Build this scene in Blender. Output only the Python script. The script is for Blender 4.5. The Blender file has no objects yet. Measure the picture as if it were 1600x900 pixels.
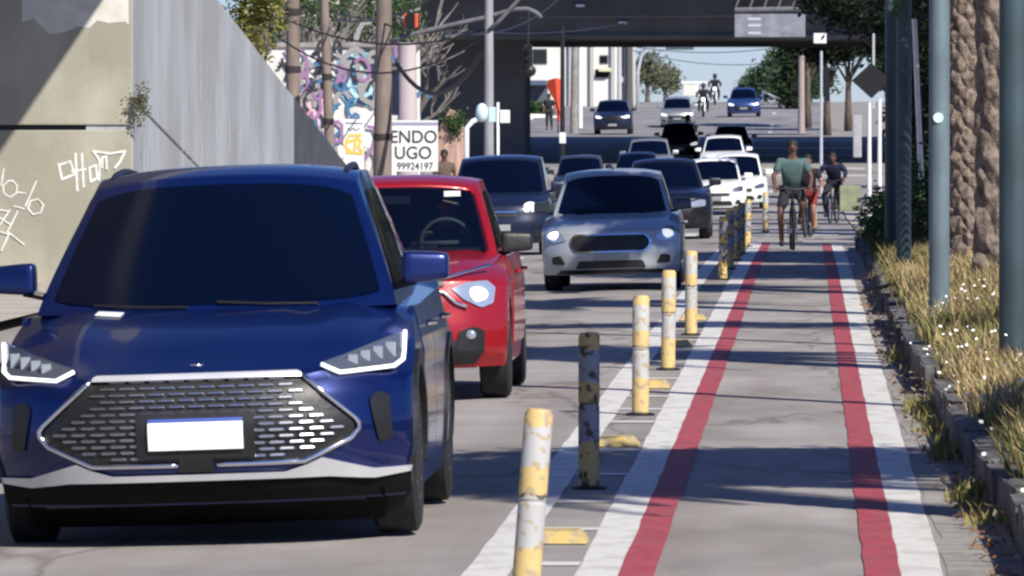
import bpy, bmesh, math, random
from mathutils import Vector, Matrix, noise
R = math.radians
random.seed(7)
scene = bpy.context.scene
C = scene.collection
# ------------------------------------------------------------------ camera
FOC = 11000.0; VX = 1263.0; HY = 200.0; CH = 1.92
yaw = math.atan((VX-800)/FOC); pitch = math.atan((450-HY)/FOC)
cd = bpy.data.cameras.new('camera'); cam = bpy.data.objects.new('camera', cd); C.objects.link(cam)
cd.sensor_width = 36; cd.lens = FOC/1600*36; cd.clip_start = 0.5; cd.clip_end = 6000
cam.location = (0, 0, CH); cam.rotation_euler = (R(90)-pitch, 0, yaw)
cd.dof.use_dof = True; cd.dof.focus_distance = 60; cd.dof.aperture_fstop = 20
scene.camera = cam
# ------------------------------------------------------------------ sky and sun
LD = Vector((-1, 1.4, -1.47)).normalized()          # the way the light travels
SUN_EL = math.asin(-LD.z)
w = bpy.data.worlds.new('World'); scene.world = w; w.use_nodes = True
nt = w.node_tree; bg = nt.nodes['Background']
sky = nt.nodes.new('ShaderNodeTexSky'); sky.sky_type = 'NISHITA'; sky.sun_disc = False
sky.sun_elevation = SUN_EL; sky.sun_rotation = math.atan2(-LD.x, -LD.y)
sky.air_density = 1.0; sky.dust_density = 0.0; sky.ozone_density = 4.0
tn = nt.nodes.new('ShaderNodeMixRGB'); tn.blend_type = 'MULTIPLY'; tn.inputs[0].default_value = 1; tn.inputs[2].default_value = (.62,.76,1.22,1)
nt.links.new(sky.outputs[0], tn.inputs[1]); nt.links.new(tn.outputs[0], bg.inputs[0]); bg.inputs[1].default_value = 0.07
sl = bpy.data.lights.new('sun', 'SUN'); sl.energy = 4.8; sl.angle = R(0.5); sl.color = (1, .945, .85)
so = bpy.data.objects.new('sun', sl); C.objects.link(so); so.rotation_euler = LD.to_track_quat('-Z', 'Y').to_euler()
scene.view_settings.view_transform = 'Standard'; scene.view_settings.look = 'None'
scene.view_settings.exposure = 0.42; scene.view_settings.gamma = 1
scene.cycles.filter_width = 2.4
scene.cycles.max_bounces = 6; scene.cycles.transparent_max_bounces = 12
# ------------------------------------------------------------------ materials
def mat(name, col, rough=.7, metal=0., var=.0, scale=6., coat=0., bump=0., bscale=40., emit=0., spec=.5, col2=None, stretch=(1,1,1), contrast=(.35,.65), ecol=None):
    m = bpy.data.materials.new(name); m.use_nodes = True
    n = m.node_tree; p = n.nodes['Principled BSDF']
    p.inputs['Roughness'].default_value = rough; p.inputs['Metallic'].default_value = metal
    p.inputs['Specular IOR Level'].default_value = spec
    p.inputs['Coat Weight'].default_value = coat; p.inputs['Coat Roughness'].default_value = .06
    c = (*col, 1)
    if var > 0 or col2:
        tc = n.nodes.new('ShaderNodeTexCoord'); mp = n.nodes.new('ShaderNodeMapping'); mp.inputs['Scale'].default_value = stretch
        n.links.new(tc.outputs['Object'], mp.inputs[0])
        no = n.nodes.new('ShaderNodeTexNoise'); no.inputs['Scale'].default_value = scale; no.inputs['Detail'].default_value = 6
        n.links.new(mp.outputs[0], no.inputs['Vector'])
        rp = n.nodes.new('ShaderNodeValToRGB')
        c2 = col2 or tuple(x*(1-var) for x in col)
        rp.color_ramp.elements[0].color = (*c2, 1); rp.color_ramp.elements[1].color = c
        rp.color_ramp.elements[0].position = contrast[0]; rp.color_ramp.elements[1].position = contrast[1]
        n.links.new(no.outputs['Fac'], rp.inputs[0]); n.links.new(rp.outputs[0], p.inputs['Base Color'])
    else:
        p.inputs['Base Color'].default_value = c
    if bump > 0:
        tc = n.nodes.new('ShaderNodeTexCoord'); no = n.nodes.new('ShaderNodeTexNoise'); no.inputs['Scale'].default_value = bscale
        no.inputs['Detail'].default_value = 5
        b = n.nodes.new('ShaderNodeBump'); b.inputs['Strength'].default_value = bump; b.inputs['Distance'].default_value = .02
        n.links.new(tc.outputs['Object'], no.inputs['Vector']); n.links.new(no.outputs['Fac'], b.inputs['Height']); n.links.new(b.outputs[0], p.inputs['Normal'])
    if emit > 0:
        p.inputs['Emission Color'].default_value = (*(ecol or col), 1); p.inputs['Emission Strength'].default_value = emit
    return m
def paint(name, col, metal=.35, rough=.35, spec=.5):
    return mat(name, col, rough, metal, var=.06, scale=2, coat=.6, spec=spec)
M = dict(
 blue=paint('blue_paint', (.001,.012,.10), .5, .34), red=paint('red_paint', (.32,.005,.01), .25),
 steel=paint('grey_blue_paint', (.40,.43,.46), .25), navy=paint('navy_paint', (.012,.018,.045)),
 dkgrey=paint('dark_grey_paint', (.04,.05,.06)), white=paint('white_paint', (.82,.82,.8), 0),
 silver=paint('silver_paint', (.4,.42,.42), .6), blue2=paint('mid_blue_paint', (.03,.06,.2)),
 slate=paint('slate_paint', (.018,.03,.045)), black_paint=paint('black_car_paint', (.008,.009,.014)),
 glass=mat('dark_car_glass', (.001,.003,.012), .14, spec=.25),
 glass2=mat('side_car_glass', (.012,.014,.014), .05, spec=.6),
 black=mat('black_plastic', (.012,.012,.013), .45, bump=.1), rubber=mat('tyre_rubber', (.014,.014,.015), .8, var=.3, scale=20),
 chrome=mat('chrome', (.8,.8,.82), .14, 1), satin=mat('satin_silver', (.72,.73,.75), .32, .45, var=.1),
 rim=mat('alloy', (.5,.5,.52), .3, .9), lamp=mat('lamp_white', (.9,.93,.95), .15, 0, coat=1, emit=.55),
 lampdk=mat('lamp_housing', (.09,.105,.14), .12, .2, coat=1, spec=.9), drl=mat('lamp_strip', (.95,.97,1), .2, emit=.8),
 lens=mat('lamp_lens', (.5,.55,.62), .12, .6, coat=1), reflector=mat('lamp_reflector', (.75,.78,.8), .12, .9, coat=1),
 plate=mat('blank_plate', (.9,.9,.9), .5, emit=.12), plate_g=mat('grey_plate', (.3,.32,.33), .5), plate_blue=mat('plate_band', (.05,.1,.4), .5),
 paper_and_reflection=mat('paper_and_reflection', (.7,.74,.72), .6), interior=mat('interior_black', (.012,.013,.016), .8),
 skin=mat('skin', (.28,.13,.08), .55, var=.15, scale=12), skin2=mat('skin_brown', (.13,.06,.04), .55, var=.15), hair=mat('hair', (.012,.01,.009), .7),
 teal=mat('teal_cloth', (.085,.15,.145), .85, var=.2, scale=9, bump=.3), darkcloth=mat('dark_cloth', (.018,.02,.03), .9, var=.3),
 navycloth=mat('navy_cloth', (.012,.016,.045), .9, var=.3, bump=.3), redcloth=mat('red_cloth', (.3,.03,.03), .9, var=.3), greyc=mat('grey_cloth', (.15,.15,.16), .9, var=.3),
 asphalt=mat('bleached_asphalt', (.385,.36,.35), .9, var=.22, scale=1.1, bump=.35, bscale=90, contrast=(.3,.7)),
 pathasph=mat('path_asphalt', (.395,.37,.36), .9, var=.26, scale=1.4, bump=.25, bscale=120, stretch=(1.5,.5,1), contrast=(.3,.68)),
 wornw=mat('worn_white_paint', (.62,.61,.585), .7, col2=(.44,.41,.38), scale=11, contrast=(.26,.4)),
 wornr=mat('worn_red_paint', (.38,.05,.07), .75, col2=(.29,.09,.095), scale=6, contrast=(.3,.6)),
 yellowb=mat('yellow_block', (.52,.38,.13), .7, col2=(.33,.28,.2), scale=20, contrast=(.35,.55)),
 conc=mat('concrete', (.33,.31,.29), .9, var=.35, scale=4, bump=.4, bscale=30),
 grnd=mat('earth', (.3,.25,.19), .95, var=.5, scale=3, bump=.5, bscale=20),
 pave=mat('pale_pavement', (.46,.42,.37), .9, var=.25, scale=1.5),
)
# asphalt: cracks, patches and stains that belong to the surface
def wear(m, cs):
    n = m.node_tree; p = n.nodes['Principled BSDF']; src = p.inputs['Base Color'].links[0].from_socket
    tc = n.nodes.new('ShaderNodeTexCoord'); mp = n.nodes.new('ShaderNodeMapping'); mp.inputs['Scale'].default_value = (1, .25, 1)
    n.links.new(tc.outputs['Object'], mp.inputs[0])
    nz = n.nodes.new('ShaderNodeTexNoise'); nz.inputs['Scale'].default_value = 2.2; n.links.new(mp.outputs[0], nz.inputs['Vector'])
    mx = n.nodes.new('ShaderNodeMixRGB'); mx.inputs[0].default_value = .5; n.links.new(mp.outputs[0], mx.inputs[1]); n.links.new(nz.outputs['Color'], mx.inputs[2])
    vo = n.nodes.new('ShaderNodeTexVoronoi'); vo.feature = 'DISTANCE_TO_EDGE'; vo.inputs['Scale'].default_value = cs; n.links.new(mx.outputs[0], vo.inputs['Vector'])
    rp = n.nodes.new('ShaderNodeValToRGB'); rp.color_ramp.elements[0].position = 0; rp.color_ramp.elements[0].color = (.62,.6,.58,1)
    rp.color_ramp.elements[1].position = .022; rp.color_ramp.elements[1].color = (1,1,1,1); n.links.new(vo.outputs['Distance'], rp.inputs[0])
    st = n.nodes.new('ShaderNodeTexNoise'); st.inputs['Scale'].default_value = .7; st.inputs['Detail'].default_value = 8; n.links.new(mp.outputs[0], st.inputs['Vector'])
    r2 = n.nodes.new('ShaderNodeValToRGB'); r2.color_ramp.elements[0].position = .38; r2.color_ramp.elements[0].color = (.8,.79,.78,1); r2.color_ramp.elements[1].position = .55
    r2.color_ramp.elements[1].color = (1,1,1,1); n.links.new(st.outputs['Fac'], r2.inputs[0])
    a = n.nodes.new('ShaderNodeMixRGB'); a.blend_type = 'MULTIPLY'; a.inputs[0].default_value = 1; n.links.new(src, a.inputs[1]); n.links.new(rp.outputs[0], a.inputs[2])
    b = n.nodes.new('ShaderNodeMixRGB'); b.blend_type = 'MULTIPLY'; b.inputs[0].default_value = 1; n.links.new(a.outputs[0], b.inputs[1]); n.links.new(r2.outputs[0], b.inputs[2])
    n.links.new(b.outputs[0], p.inputs['Base Color'])
def stain(m, sc=(3,3,.25), lo=.55, scale=1., p0=.42, p1=.6):
    n = m.node_tree; p = n.nodes['Principled BSDF']; src = p.inputs['Base Color'].links[0].from_socket
    tc = n.nodes.new('ShaderNodeTexCoord'); mp = n.nodes.new('ShaderNodeMapping'); mp.inputs['Scale'].default_value = sc; n.links.new(tc.outputs['Object'], mp.inputs[0])
    st = n.nodes.new('ShaderNodeTexNoise'); st.inputs['Scale'].default_value = scale; st.inputs['Detail'].default_value = 9; n.links.new(mp.outputs[0], st.inputs['Vector'])
    r2 = n.nodes.new('ShaderNodeValToRGB'); r2.color_ramp.elements[0].position = p0; r2.color_ramp.elements[0].color = (lo,lo*.98,lo*.95,1); r2.color_ramp.elements[1].position = p1
    r2.color_ramp.elements[1].color = (1,1,1,1); n.links.new(st.outputs['Fac'], r2.inputs[0])
    b = n.nodes.new('ShaderNodeMixRGB'); b.blend_type = 'MULTIPLY'; b.inputs[0].default_value = 1; n.links.new(src, b.inputs[1]); n.links.new(r2.outputs[0], b.inputs[2]); n.links.new(b.outputs[0], p.inputs['Base Color'])
stain(M['wornw'], (1.2,.5,1), .84, 5, .40, .52); stain(M['wornr'], (1,.3,1), .86, 9, .42, .56); M['farasph'] = mat('darker_asphalt', (.26,.25,.25), .9, var=.3, scale=.6, stretch=(1,.3,1))
wear(M['asphalt'], .55); wear(M['pathasph'], .8); stain(M['asphalt'], (1.1,.02,1), .84, 1.3, .40, .6); stain(M['asphalt'], (60,60,1), .86, 1., .4, .6); stain(M['pathasph'], (60,60,1), .86, 1., .4, .6); stain(M['pathasph'], (1.3,.03,1), .90, 1.3, .4, .6)
def seeglass(name, tint, fac=.16):
    m = bpy.data.materials.new(name); m.use_nodes = True; n = m.node_tree; n.nodes.clear()
    o = n.nodes.new('ShaderNodeOutputMaterial'); t = n.nodes.new('ShaderNodeBsdfTransparent'); g = n.nodes.new('ShaderNodeBsdfGlossy')
    t.inputs[0].default_value = (*tint, 1); g.inputs['Roughness'].default_value = .03
    mx = n.nodes.new('ShaderNodeMixShader'); mx.inputs[0].default_value = fac
    n.links.new(t.outputs[0], mx.inputs[1]); n.links.new(g.outputs[0], mx.inputs[2]); n.links.new(mx.outputs[0], o.inputs[0]); return m
M['seeglass'] = seeglass('tinted_windscreen', (.45,.55,.55), .12)
# ------------------------------------------------------------------ mesh helpers
class MB:
    def __init__(s): s.v = []; s.f = []
    def add(s, vs, fs):
        b = len(s.v); s.v += [tuple(v) for v in vs]; s.f += [tuple(i+b for i in f) for f in fs]; return s
    def box(s, c, d, rz=0, tap=1.):
        x, y, z = (k/2 for k in d); ca, sa = math.cos(rz), math.sin(rz); vs = []
        for k in (-1, 1):
            t = tap if k > 0 else 1
            for (i, j) in ((-1,-1),(1,-1),(1,1),(-1,1)):
                X, Y = i*x*t, j*y*t; vs.append((c[0]+X*ca-Y*sa, c[1]+X*sa+Y*ca, c[2]+k*z))
        return s.add(vs, [(3,2,1,0),(4,5,6,7),(0,1,5,4),(1,2,6,5),(2,3,7,6),(3,0,4,7)])
    def prism(s, poly, y0, y1):      # poly in xz, extruded along y
        n = len(poly); vs = [(x, y0, z) for x, z in poly]+[(x, y1, z) for x, z in poly]
        return s.add(vs, [tuple(range(n)), tuple(range(2*n-1, n-1, -1))]+[(i, i+n, (i+1) % n+n, (i+1) % n) for i in range(n)])
    def tube(s, pts, r, n=8, r2=None, closed=False, flat=1.):
        pts = [Vector(p) for p in pts]; L = len(pts); vs = []; up = None
        for i, p in enumerate(pts):
            a = pts[(i-1) % L] if (closed or i) else p; b = pts[(i+1) % L] if (closed or i < L-1) else p
            t = (b-a).normalized() if (b-a).length > 1e-9 else Vector((0,0,1))
            if up is None: up = Vector((0,0,1)) if abs(t.z) < .9 else Vector((0,1,0))
            x = t.cross(up)
            if x.length < 1e-4: x = t.cross(Vector((1,0,0)))
            x.normalize(); y = x.cross(t).normalized(); up = y
            rr = r if r2 is None else r+(r2-r)*i/max(1, L-1)
            if isinstance(r, (list, tuple)): rr = r[i]
            for k in range(n):
                an = 2*math.pi*k/n; vs.append(p+x*math.cos(an)*rr+y*math.sin(an)*rr*flat)
        fs = []
        for i in range(L if closed else L-1):
            a = i*n; b = ((i+1) % L)*n
            for k in range(n): fs.append((a+k, a+(k+1) % n, b+(k+1) % n, b+k))
        if not closed: fs += [tuple(range(n-1, -1, -1)), tuple(range((L-1)*n, L*n))]
        return s.add(vs, fs)
    def lathe(s, prof, c=(0,0,0), n=24, axis='x'):   # prof: (r, t)
        vs = []
        for (r, t) in prof:
            for k in range(n):
                a = 2*math.pi*k/n; u, w_ = r*math.cos(a), r*math.sin(a)
                vs.append({'x': (c[0]+t, c[1]+u, c[2]+w_), 'z': (c[0]+u, c[1]+w_, c[2]+t), 'y': (c[0]+u, c[1]+t, c[2]+w_)}[axis])
        m = len(prof); fs = [(i*n+k, i*n+(k+1) % n, (i+1)*n+(k+1) % n, (i+1)*n+k) for i in range(m-1) for k in range(n)]
        fs += [tuple(range(n)), tuple(range(m*n-1, (m-1)*n-1, -1))]
        return s.add(vs, fs)
    def ell(s, c, r, n=12, m=8):
        vs = []; 
        for i in range(m+1):
            a = math.pi*i/m
            for k in range(n):
                b = 2*math.pi*k/n; vs.append((c[0]+r[0]*math.sin(a)*math.cos(b), c[1]+r[1]*math.sin(a)*math.sin(b), c[2]+r[2]*math.cos(a)))
        return s.add(vs, [(i*n+k, (i+1)*n+k, (i+1)*n+(k+1) % n, i*n+(k+1) % n) for i in range(m) for k in range(n)])
    def build(s, name, m, parent=None, smooth=False, loc=None, bevel=0, fix=True, sub=0):
        me = bpy.data.meshes.new(name); me.from_pydata(s.v, [], s.f)
        if fix:
            bm = bmesh.new(); bm.from_mesh(me); bmesh.ops.remove_doubles(bm, verts=bm.verts, dist=1e-5)
            bmesh.ops.recalc_face_normals(bm, faces=bm.faces)
            if bevel: bmesh.ops.bevel(bm, geom=bm.edges[:], offset=bevel, segments=2, profile=.7, affect='EDGES', clamp_overlap=True)
            bm.to_mesh(me); bm.free()
        return link(name, me, m, parent, smooth, loc, sub)
def link(name, me, m, parent=None, smooth=False, loc=None, sub=0):
    o = bpy.data.objects.new(name, me); C.objects.link(o)
    if m is not None and not me.materials: me.materials.append(m)
    if smooth: 
        me.polygons.foreach_set('use_smooth', [True]*len(me.polygons))
    if parent: o.parent = parent
    if loc: o.location = loc
    if sub:
        md = o.modifiers.new('s', 'SUBSURF'); md.levels = sub; md.render_levels = sub
    return o
def smooth_angle(o, deg=35):
    me = o.data
    bm = bmesh.new(); bm.from_mesh(me)
    for e in bm.edges:
        e.smooth = not (len(e.link_faces) == 2 and e.calc_face_angle(0) > R(deg))
    for f in bm.faces: f.smooth = True
    bm.to_mesh(me); bm.free(); return o
def tag(o, label=None, cat=None, group=None, kind=None):
    if label: o['label'] = label
    if cat: o['category'] = cat
    if group: o['group'] = group
    if kind: o['kind'] = kind
    return o
def empty(name, loc=(0,0,0), rz=0, label=None, cat=None, group=None):
    o = bpy.data.objects.new(name, None); C.objects.link(o); o.location = loc; o.rotation_euler = (0, 0, rz); o.empty_display_size = .3
    return tag(o, label, cat, group)
def copy_tree(o, parent=None):
    c = o.copy(); C.objects.link(c)
    if parent: c.parent = parent
    for ch in o.children: copy_tree(ch, c)
    return c
def lerpl(tab, x):
    if x <= tab[0][0]: return tab[0][1]
    for (a, b), (c, d) in zip(tab, tab[1:]):
        if x <= c: 
            t = (x-a)/(c-a); return b+(d-b)*t
    return tab[-1][1]
def smoothl(tab, x):
    if x <= tab[0][0]: return tab[0][1]
    for (a, b), (c, d) in zip(tab, tab[1:]):
        if x <= c:
            t = (x-a)/(c-a); t = t*t*(3-2*t)*.6+t*.4; return b+(d-b)*t
    return tab[-1][1]
# ------------------------------------------------------------------ terrain profile and picture-to-place helpers
PROF = [(-50,0),(95,0),(130,-.12),(190,-.42),(225,-.33),(262,-.02),(285,.5),(325,1.62),(345,1.92),(362,2.48),(400,3.25),(425,3.5),(470,3.5),(900,3.0),(5000,3.0)]
def gz(x, y):
    z = smoothl(PROF, y)
    cross = -.02*min(6, max(0, -1.6-x))
    return z+cross*max(0, min(1, (300-y)/60))
def px2x(px, Y): return (px-VX)*Y/FOC
def px2z(py, Y): return CH+(HY-py)*Y/FOC
# small error of the plane approximation is corrected exactly:
cam_m = Matrix.Translation(cam.location) @ cam.rotation_euler.to_matrix().to_4x4()
def P(px, py, Y):
    d = cam_m.to_3x3() @ Vector(((px-800)/FOC, (450-py)/FOC, -1)); t = Y/d.y
    return Vector(cam.location)+d*t
# ------------------------------------------------------------------ setting: ground, road, path
def sheet(name, x0, x1, m, y0, y1, off, parent=None, dy=2.5, nx=6, jit=0, kind='structure', xf=None):
    mb = MB(); rows = []; y = y0; ys = []
    while y < y1: ys.append(y); y += dy*(1 if y < 500 else 10)
    ys.append(y1); vs = []
    rnd = random.Random(len(name)*7+int(abs(x0)*10))
    for yy in ys:
        sft = xf(yy) if xf else 0
        ja = rnd.uniform(-jit, jit); jb = rnd.uniform(-jit, jit)
        for i in range(nx+1):
            x = x0+(x1-x0)*i/nx+sft+(ja if i == 0 else jb if i == nx else 0); vs.append((x, yy, gz(x, yy)+off))
    n = nx+1; fs = [(j*n+i, j*n+i+1, (j+1)*n+i+1, (j+1)*n+i) for j in range(len(ys)-1) for i in range(nx)]
    mb.add(vs, fs); o = mb.build(name, m, parent, smooth=True)
    if kind: o['kind'] = kind
    return o
sheet('ground', -500, 500, M['grnd'], -60, 3000, -.10, nx=40, dy=4)
road = sheet('road', -8.1, -.9, M['asphalt'], -30, 283, 0, nx=12, dy=2)
sheet('road_beyond_bridge', -8.1, .95, M['farasph'], 283, 900, 0, nx=12, dy=2)
sheet('road_far', -14, -8.1, M['farasph'], 200, 900, 0, nx=6, dy=2)
sheet('pavement_far', .95, 9, M['conc'], 226, 900, 0, nx=6, dy=2)
path = sheet('bike_path', -.9, .95, M['pathasph'], -30, 283, 0, nx=6, dy=2)
sheet('pavement', 1.0, 9, M['pave'], 112, 226, -.02, nx=6, dy=2)
sheet('pavement_opposite', -40, -8.1, M['pave'], -30, 200, .1, nx=6, dy=4)
def line(name, x0, x1, y0, y1, m, par, off=.004, jit=.006, dy=.7):
    o = sheet(name, x0, x1, m, y0, y1, off, par, dy=dy, nx=1, jit=jit, kind=None); return o
line('white_line', -1.48, -1.29, 5, 124, M['wornw'], road)
line('white_line', -1.0, -.80, 5, 124, M['wornw'], path)
line('red_line', -.812, -.66, 5, 124, M['wornr'], path, off=.0065, jit=.005)
line('white_line', .385, .585, 5, 122, M['wornw'], path)
line('red_line', .245, .398, 5, 122, M['wornr'], path, off=.0065, jit=.005)
strip = sheet('gutter_strip', .60, .80, M['conc'], 5, 118, .003, nx=2, dy=.8, jit=.03)
for py in (915, 883, 828, 785, 742, 704, 660, 640, 620, 592, 566, 548, 532, 515, 497, 484, 472, 461, 452):
    Y = 1.92*FOC/(py-200)
    line('cross_bar', -1.285, -1.005, Y-.13, Y+.13, M['wornw'], road, off=.0045, jit=.008, dy=.13)
Y = 12
while Y < 260:                                   # lane divider dashes
    line('lane_dash', -4.52, -4.40, Y, Y+2.2, M['wornw'], road, dy=.7); Y += 6
for x in [v*.9-8.0 for v in range(9)]:            # zebra crossing
    line('zebra_bar', x, x+.45, 134, 138.5, M['wornw'], road, jit=.01)
for x in (-.8, .1):
    line('zebra_bar', x, x+.45, 134, 138.5, M['wornw'], path, jit=.01)
line('stop_line', -8, -.95, 130.5, 131.0, M['wornw'], road, dy=.25)
line('stop_line', -.9, .9, 126.0, 126.6, M['wornw'], path, dy=.3)
for Y in (268, 276, 287, 296, 304, 313):
    line('cross_line', -2.4, -.95, Y, Y+1.3, M['wornw'], road, dy=.3); line('cross_line', -.85, .9, Y, Y+1.3, M['wornw'], path, dy=.3); line('cross_line', 1.0, 2.2, Y, Y+1.3, M['wornw'], path, dy=.3)
for Y in (330, 338, 347, 372):
    line('lane_dash', -1.9, -1.72, Y, Y+4.5, M['wornw'], road)
for Y in (210, 236, 262):
    line('lane_dash', -1.35, -1.2, Y, Y+4, M['wornw'], road)
# painted islands / kerb of the crossing on the left, seen above the cars
mb = MB(); 
for (x0, x1, y0, y1, h) in ((-15, -8.9, 262, 264.5, .55),):
    mb.box(((x0+x1)/2, (y0+y1)/2, gz(-9, y0)+h/2), (x1-x0, y1-y0, h))
tag(mb.build('median_kerb', M['conc'], bevel=.03), 'low concrete kerb wall crossing the road under the bridge, behind the queue of cars', 'kerb')
# yellow blocks between bollards
def yblock(Y):
    mb = MB(); w_ = .135
    mb.add([(-w_,-.22,0),(w_,-.22,0),(w_,.22,0),(-w_,.22,0),(-w_*.7,-.14,.055),(w_*.7,-.14,.055),(w_*.7,.14,.055),(-w_*.7,.14,.055)],
           [(3,2,1,0),(4,5,6,7),(0,1,5,4),(1,2,6,5),(2,3,7,6),(3,0,4,7)])
    return mb.build('divider_block', M['yellowb'], bevel=.01)
ybl = [(848, 'nearest worn yellow block on the hatched strip, between the first two bollards'), (697, 'shaded yellow divider block behind the dark second bollard'),
       (606, 'sunlit yellow divider block right of the third bollard'), (541, 'small yellow divider block beside the fourth bollard'), (500, 'faint yellow divider block just past the last sunlit bollard')]
for i, (py, lb) in enumerate(ybl):
    Y = 1.92*FOC/(py-200); o = yblock(Y); o.location = (-1.15, Y, .0045); tag(o, lb, 'divider block', 'yellow blocks along the hatched strip')
# bollards
def bandmat(dark=False, seed=0):
    m = bpy.data.materials.new('bollard_bands'); m.use_nodes = True; n = m.node_tree; p = n.nodes['Principled BSDF']; p.inputs['Roughness'].default_value = .65
    tc = n.nodes.new('ShaderNodeTexCoord'); sx = n.nodes.new('ShaderNodeSeparateXYZ'); n.links.new(tc.outputs['Object'], sx.inputs[0])
    nz = n.nodes.new('ShaderNodeTexNoise'); nz.inputs['Scale'].default_value = 26; nz.inputs['Detail'].default_value = 5; mp = n.nodes.new('ShaderNodeMapping'); mp.inputs['Location'].default_value = (seed*3.1, 0, seed)
    n.links.new(tc.outputs['Object'], mp.inputs[0]); n.links.new(mp.outputs[0], nz.inputs['Vector'])
    ad = n.nodes.new('ShaderNodeMath'); ad.operation = 'MULTIPLY_ADD'; n.links.new(nz.outputs['Fac'], ad.inputs[0]); ad.inputs[1].default_value = .05; n.links.new(sx.outputs[2], ad.inputs[2])
    rp = n.nodes.new('ShaderNodeValToRGB'); rp.color_ramp.interpolation = 'CONSTANT'; n.links.new(ad.outputs[0], rp.inputs[0])
    Yc = (.60,.44,.18,1); W = (.44,.44,.43,1)
    if dark: Yc = (.62,.44,.16,1); W = (.34,.34,.35,1)  # bollards in shade: the shade is put into the band colours
    el = rp.color_ramp.elements; el[0].position = 0; el[0].color = Yc; el[1].position = .27; el[1].color = W
    for pos, c in ((.475, (.12,.1,.08,1)), (.487, Yc), (.59, W), (.76, Yc)): e = el.new(pos); e.color = c
    # scraped paint; chips made darker on the bollards in shade
    n2 = n.nodes.new('ShaderNodeTexNoise'); n2.inputs['Scale'].default_value = 22; n2.inputs['Detail'].default_value = 8; n.links.new(mp.outputs[0], n2.inputs['Vector'])
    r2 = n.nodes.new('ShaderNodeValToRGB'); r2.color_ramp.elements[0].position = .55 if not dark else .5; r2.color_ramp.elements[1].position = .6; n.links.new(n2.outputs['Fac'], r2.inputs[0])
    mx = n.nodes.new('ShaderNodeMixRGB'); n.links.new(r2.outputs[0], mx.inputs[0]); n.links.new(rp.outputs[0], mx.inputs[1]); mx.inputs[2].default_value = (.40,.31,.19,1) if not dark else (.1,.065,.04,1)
    n.links.new(mx.outputs[0], p.inputs['Base Color']); return m
bsp = [(28.0, -1.13, .80, .075, 0, 'nearest bollard, leaning, worn yellow and white, cut by the bottom of the picture'),
       (37.4, -1.165, .83, 0, 1, 'bollard standing in the shadow band, its paint darkened for the shade, second from the camera'),
       (47.0, -1.12, .80, -.01, 0, 'yellow and white bollard with a cream slanted top, third in the row'),
       (55.8, -1.11, .79, -.01, 0, 'bollard with a grey upper half and white band, fourth in the row'),
       (65.2, -1.085, .78, -.01, 0, 'bright cream and orange bollard with flaking paint, right of the grey hatchback'),
       (89, -1.08, .8, .02, 1, 'shaded dull bollard right of the grey hatchback mirror, first of the dark cluster'),
       (96, -1.07, .8, -.02, 1, 'second bollard of the dark cluster beyond the hatchback'), (103, -1.05, .8, .03, 1, 'third bollard of the dark cluster in tree shade'),
       (110, -1.04, .8, 0, 1, 'fourth bollard of the dark cluster, in front of the white cars'), (119, -1.03, .8, -.02, 1, 'last bollard of the dark cluster, beside the cyclist in teal'),
       (140, -.85, .8, 0, 0, 'pale orange bollard left of the cyclist in teal'), (146, -.1, .75, 0, 0, 'pale orange bollard just right of the cyclist in teal'), (150, .12, .75, 0, 0, 'pale bollard between the two front cyclists')]
for i, (Y, X, h, ln, dk, lb) in enumerate(bsp):
    r = .057; e = empty('bollard', (X, Y, gz(X, Y)+.002), 0, lb, 'bollard', 'bollards between the car lane and the bike lane'); e.rotation_euler = (random.uniform(-.01,.01), ln, random.uniform(0, 6))
    if i == 0: e.rotation_euler.z = 0
    mb = MB(); prof = [(r*1.05, 0), (r, .02), (r, h*.53), (r*.93, h*.535), (r*.93, h*.548), (r, h*.553), (r, h-.02), (r*.8, h), (0.004, h+.004)]
    mb.lathe(prof, n=24, axis='z'); o = mb.build('post', bandmat(bool(dk), i), e); smooth_angle(o, 30)
    mb = MB(); mb.lathe([(r*1.7, -.005), (r*1.7, .012), (r*1.1, .02)], n=20, axis='z'); mb.build('base_plate', M['black'], e)
# stone kerb right: individual stones
kmat = mat('kerb_stone', (.16,.155,.155), .9, var=.55, scale=9, bump=.6, bscale=25)
KP = [(5,1.06),(25,1.02),(30,.97),(37,.92),(43,.87),(52,.83),(60,.80),(75,.80),(118,.80)]
kx = lambda y: lerpl(KP, y)
kerb = empty('stone_kerb', (0,0,0), 0, 'broken dark stone kerb between the bike lane gutter and the weedy verge', 'kerb')
y = 8.; rnd = random.Random(5)
stone_m = []
for k in range(5):
    mb = MB(); mb.box((0,0,.1), (.15,.94,.3)); bm_o = mb
    me = bm_o.build('kerb_stone', kmat, kerb, bevel=.018); 
    for v in me.data.vertices: v.co += Vector((rnd.uniform(-.008,.008), rnd.uniform(-.02,.02), rnd.uniform(-.008,.008)))
    stone_m.append(me.data); bpy.data.objects.remove(me)
while y < 118:
    if not (48 < y < 51 or 70 < y < 72):
        o = link('kerb_stone', rnd.choice(stone_m), None, kerb); a = math.atan2(-(kx(y+.5)-kx(y-.5)), 1)
        o.location = (kx(y)+.075+rnd.uniform(-.02,.02), y, gz(1, y)-.03+rnd.uniform(-.02,.015)); o.rotation_euler = (rnd.uniform(-.015,.015), rnd.uniform(-.1,.06), a+rnd.uniform(-.02,.02))
    y += .98
# dark drain floor
def gutter():
    mb = MB(); vs = []; ys = [5+i for i in range(114)]
    for yy in ys:
        vs += [(.80, yy, gz(1, yy)+.002), (.81, yy, gz(1,yy)-.06), (kx(yy)+.02, yy, gz(1,yy)-.06)]
    mb.add(vs, [(i*3+k, i*3+k+1, i*3+k+4, i*3+k+3) for i in range(len(ys)-1) for k in range(2)])
    o = mb.build('drain_channel', mat('drain_dirt', (.07,.06,.055), .95, var=.6, scale=8)); o['kind'] = 'structure'
gutter()
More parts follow.
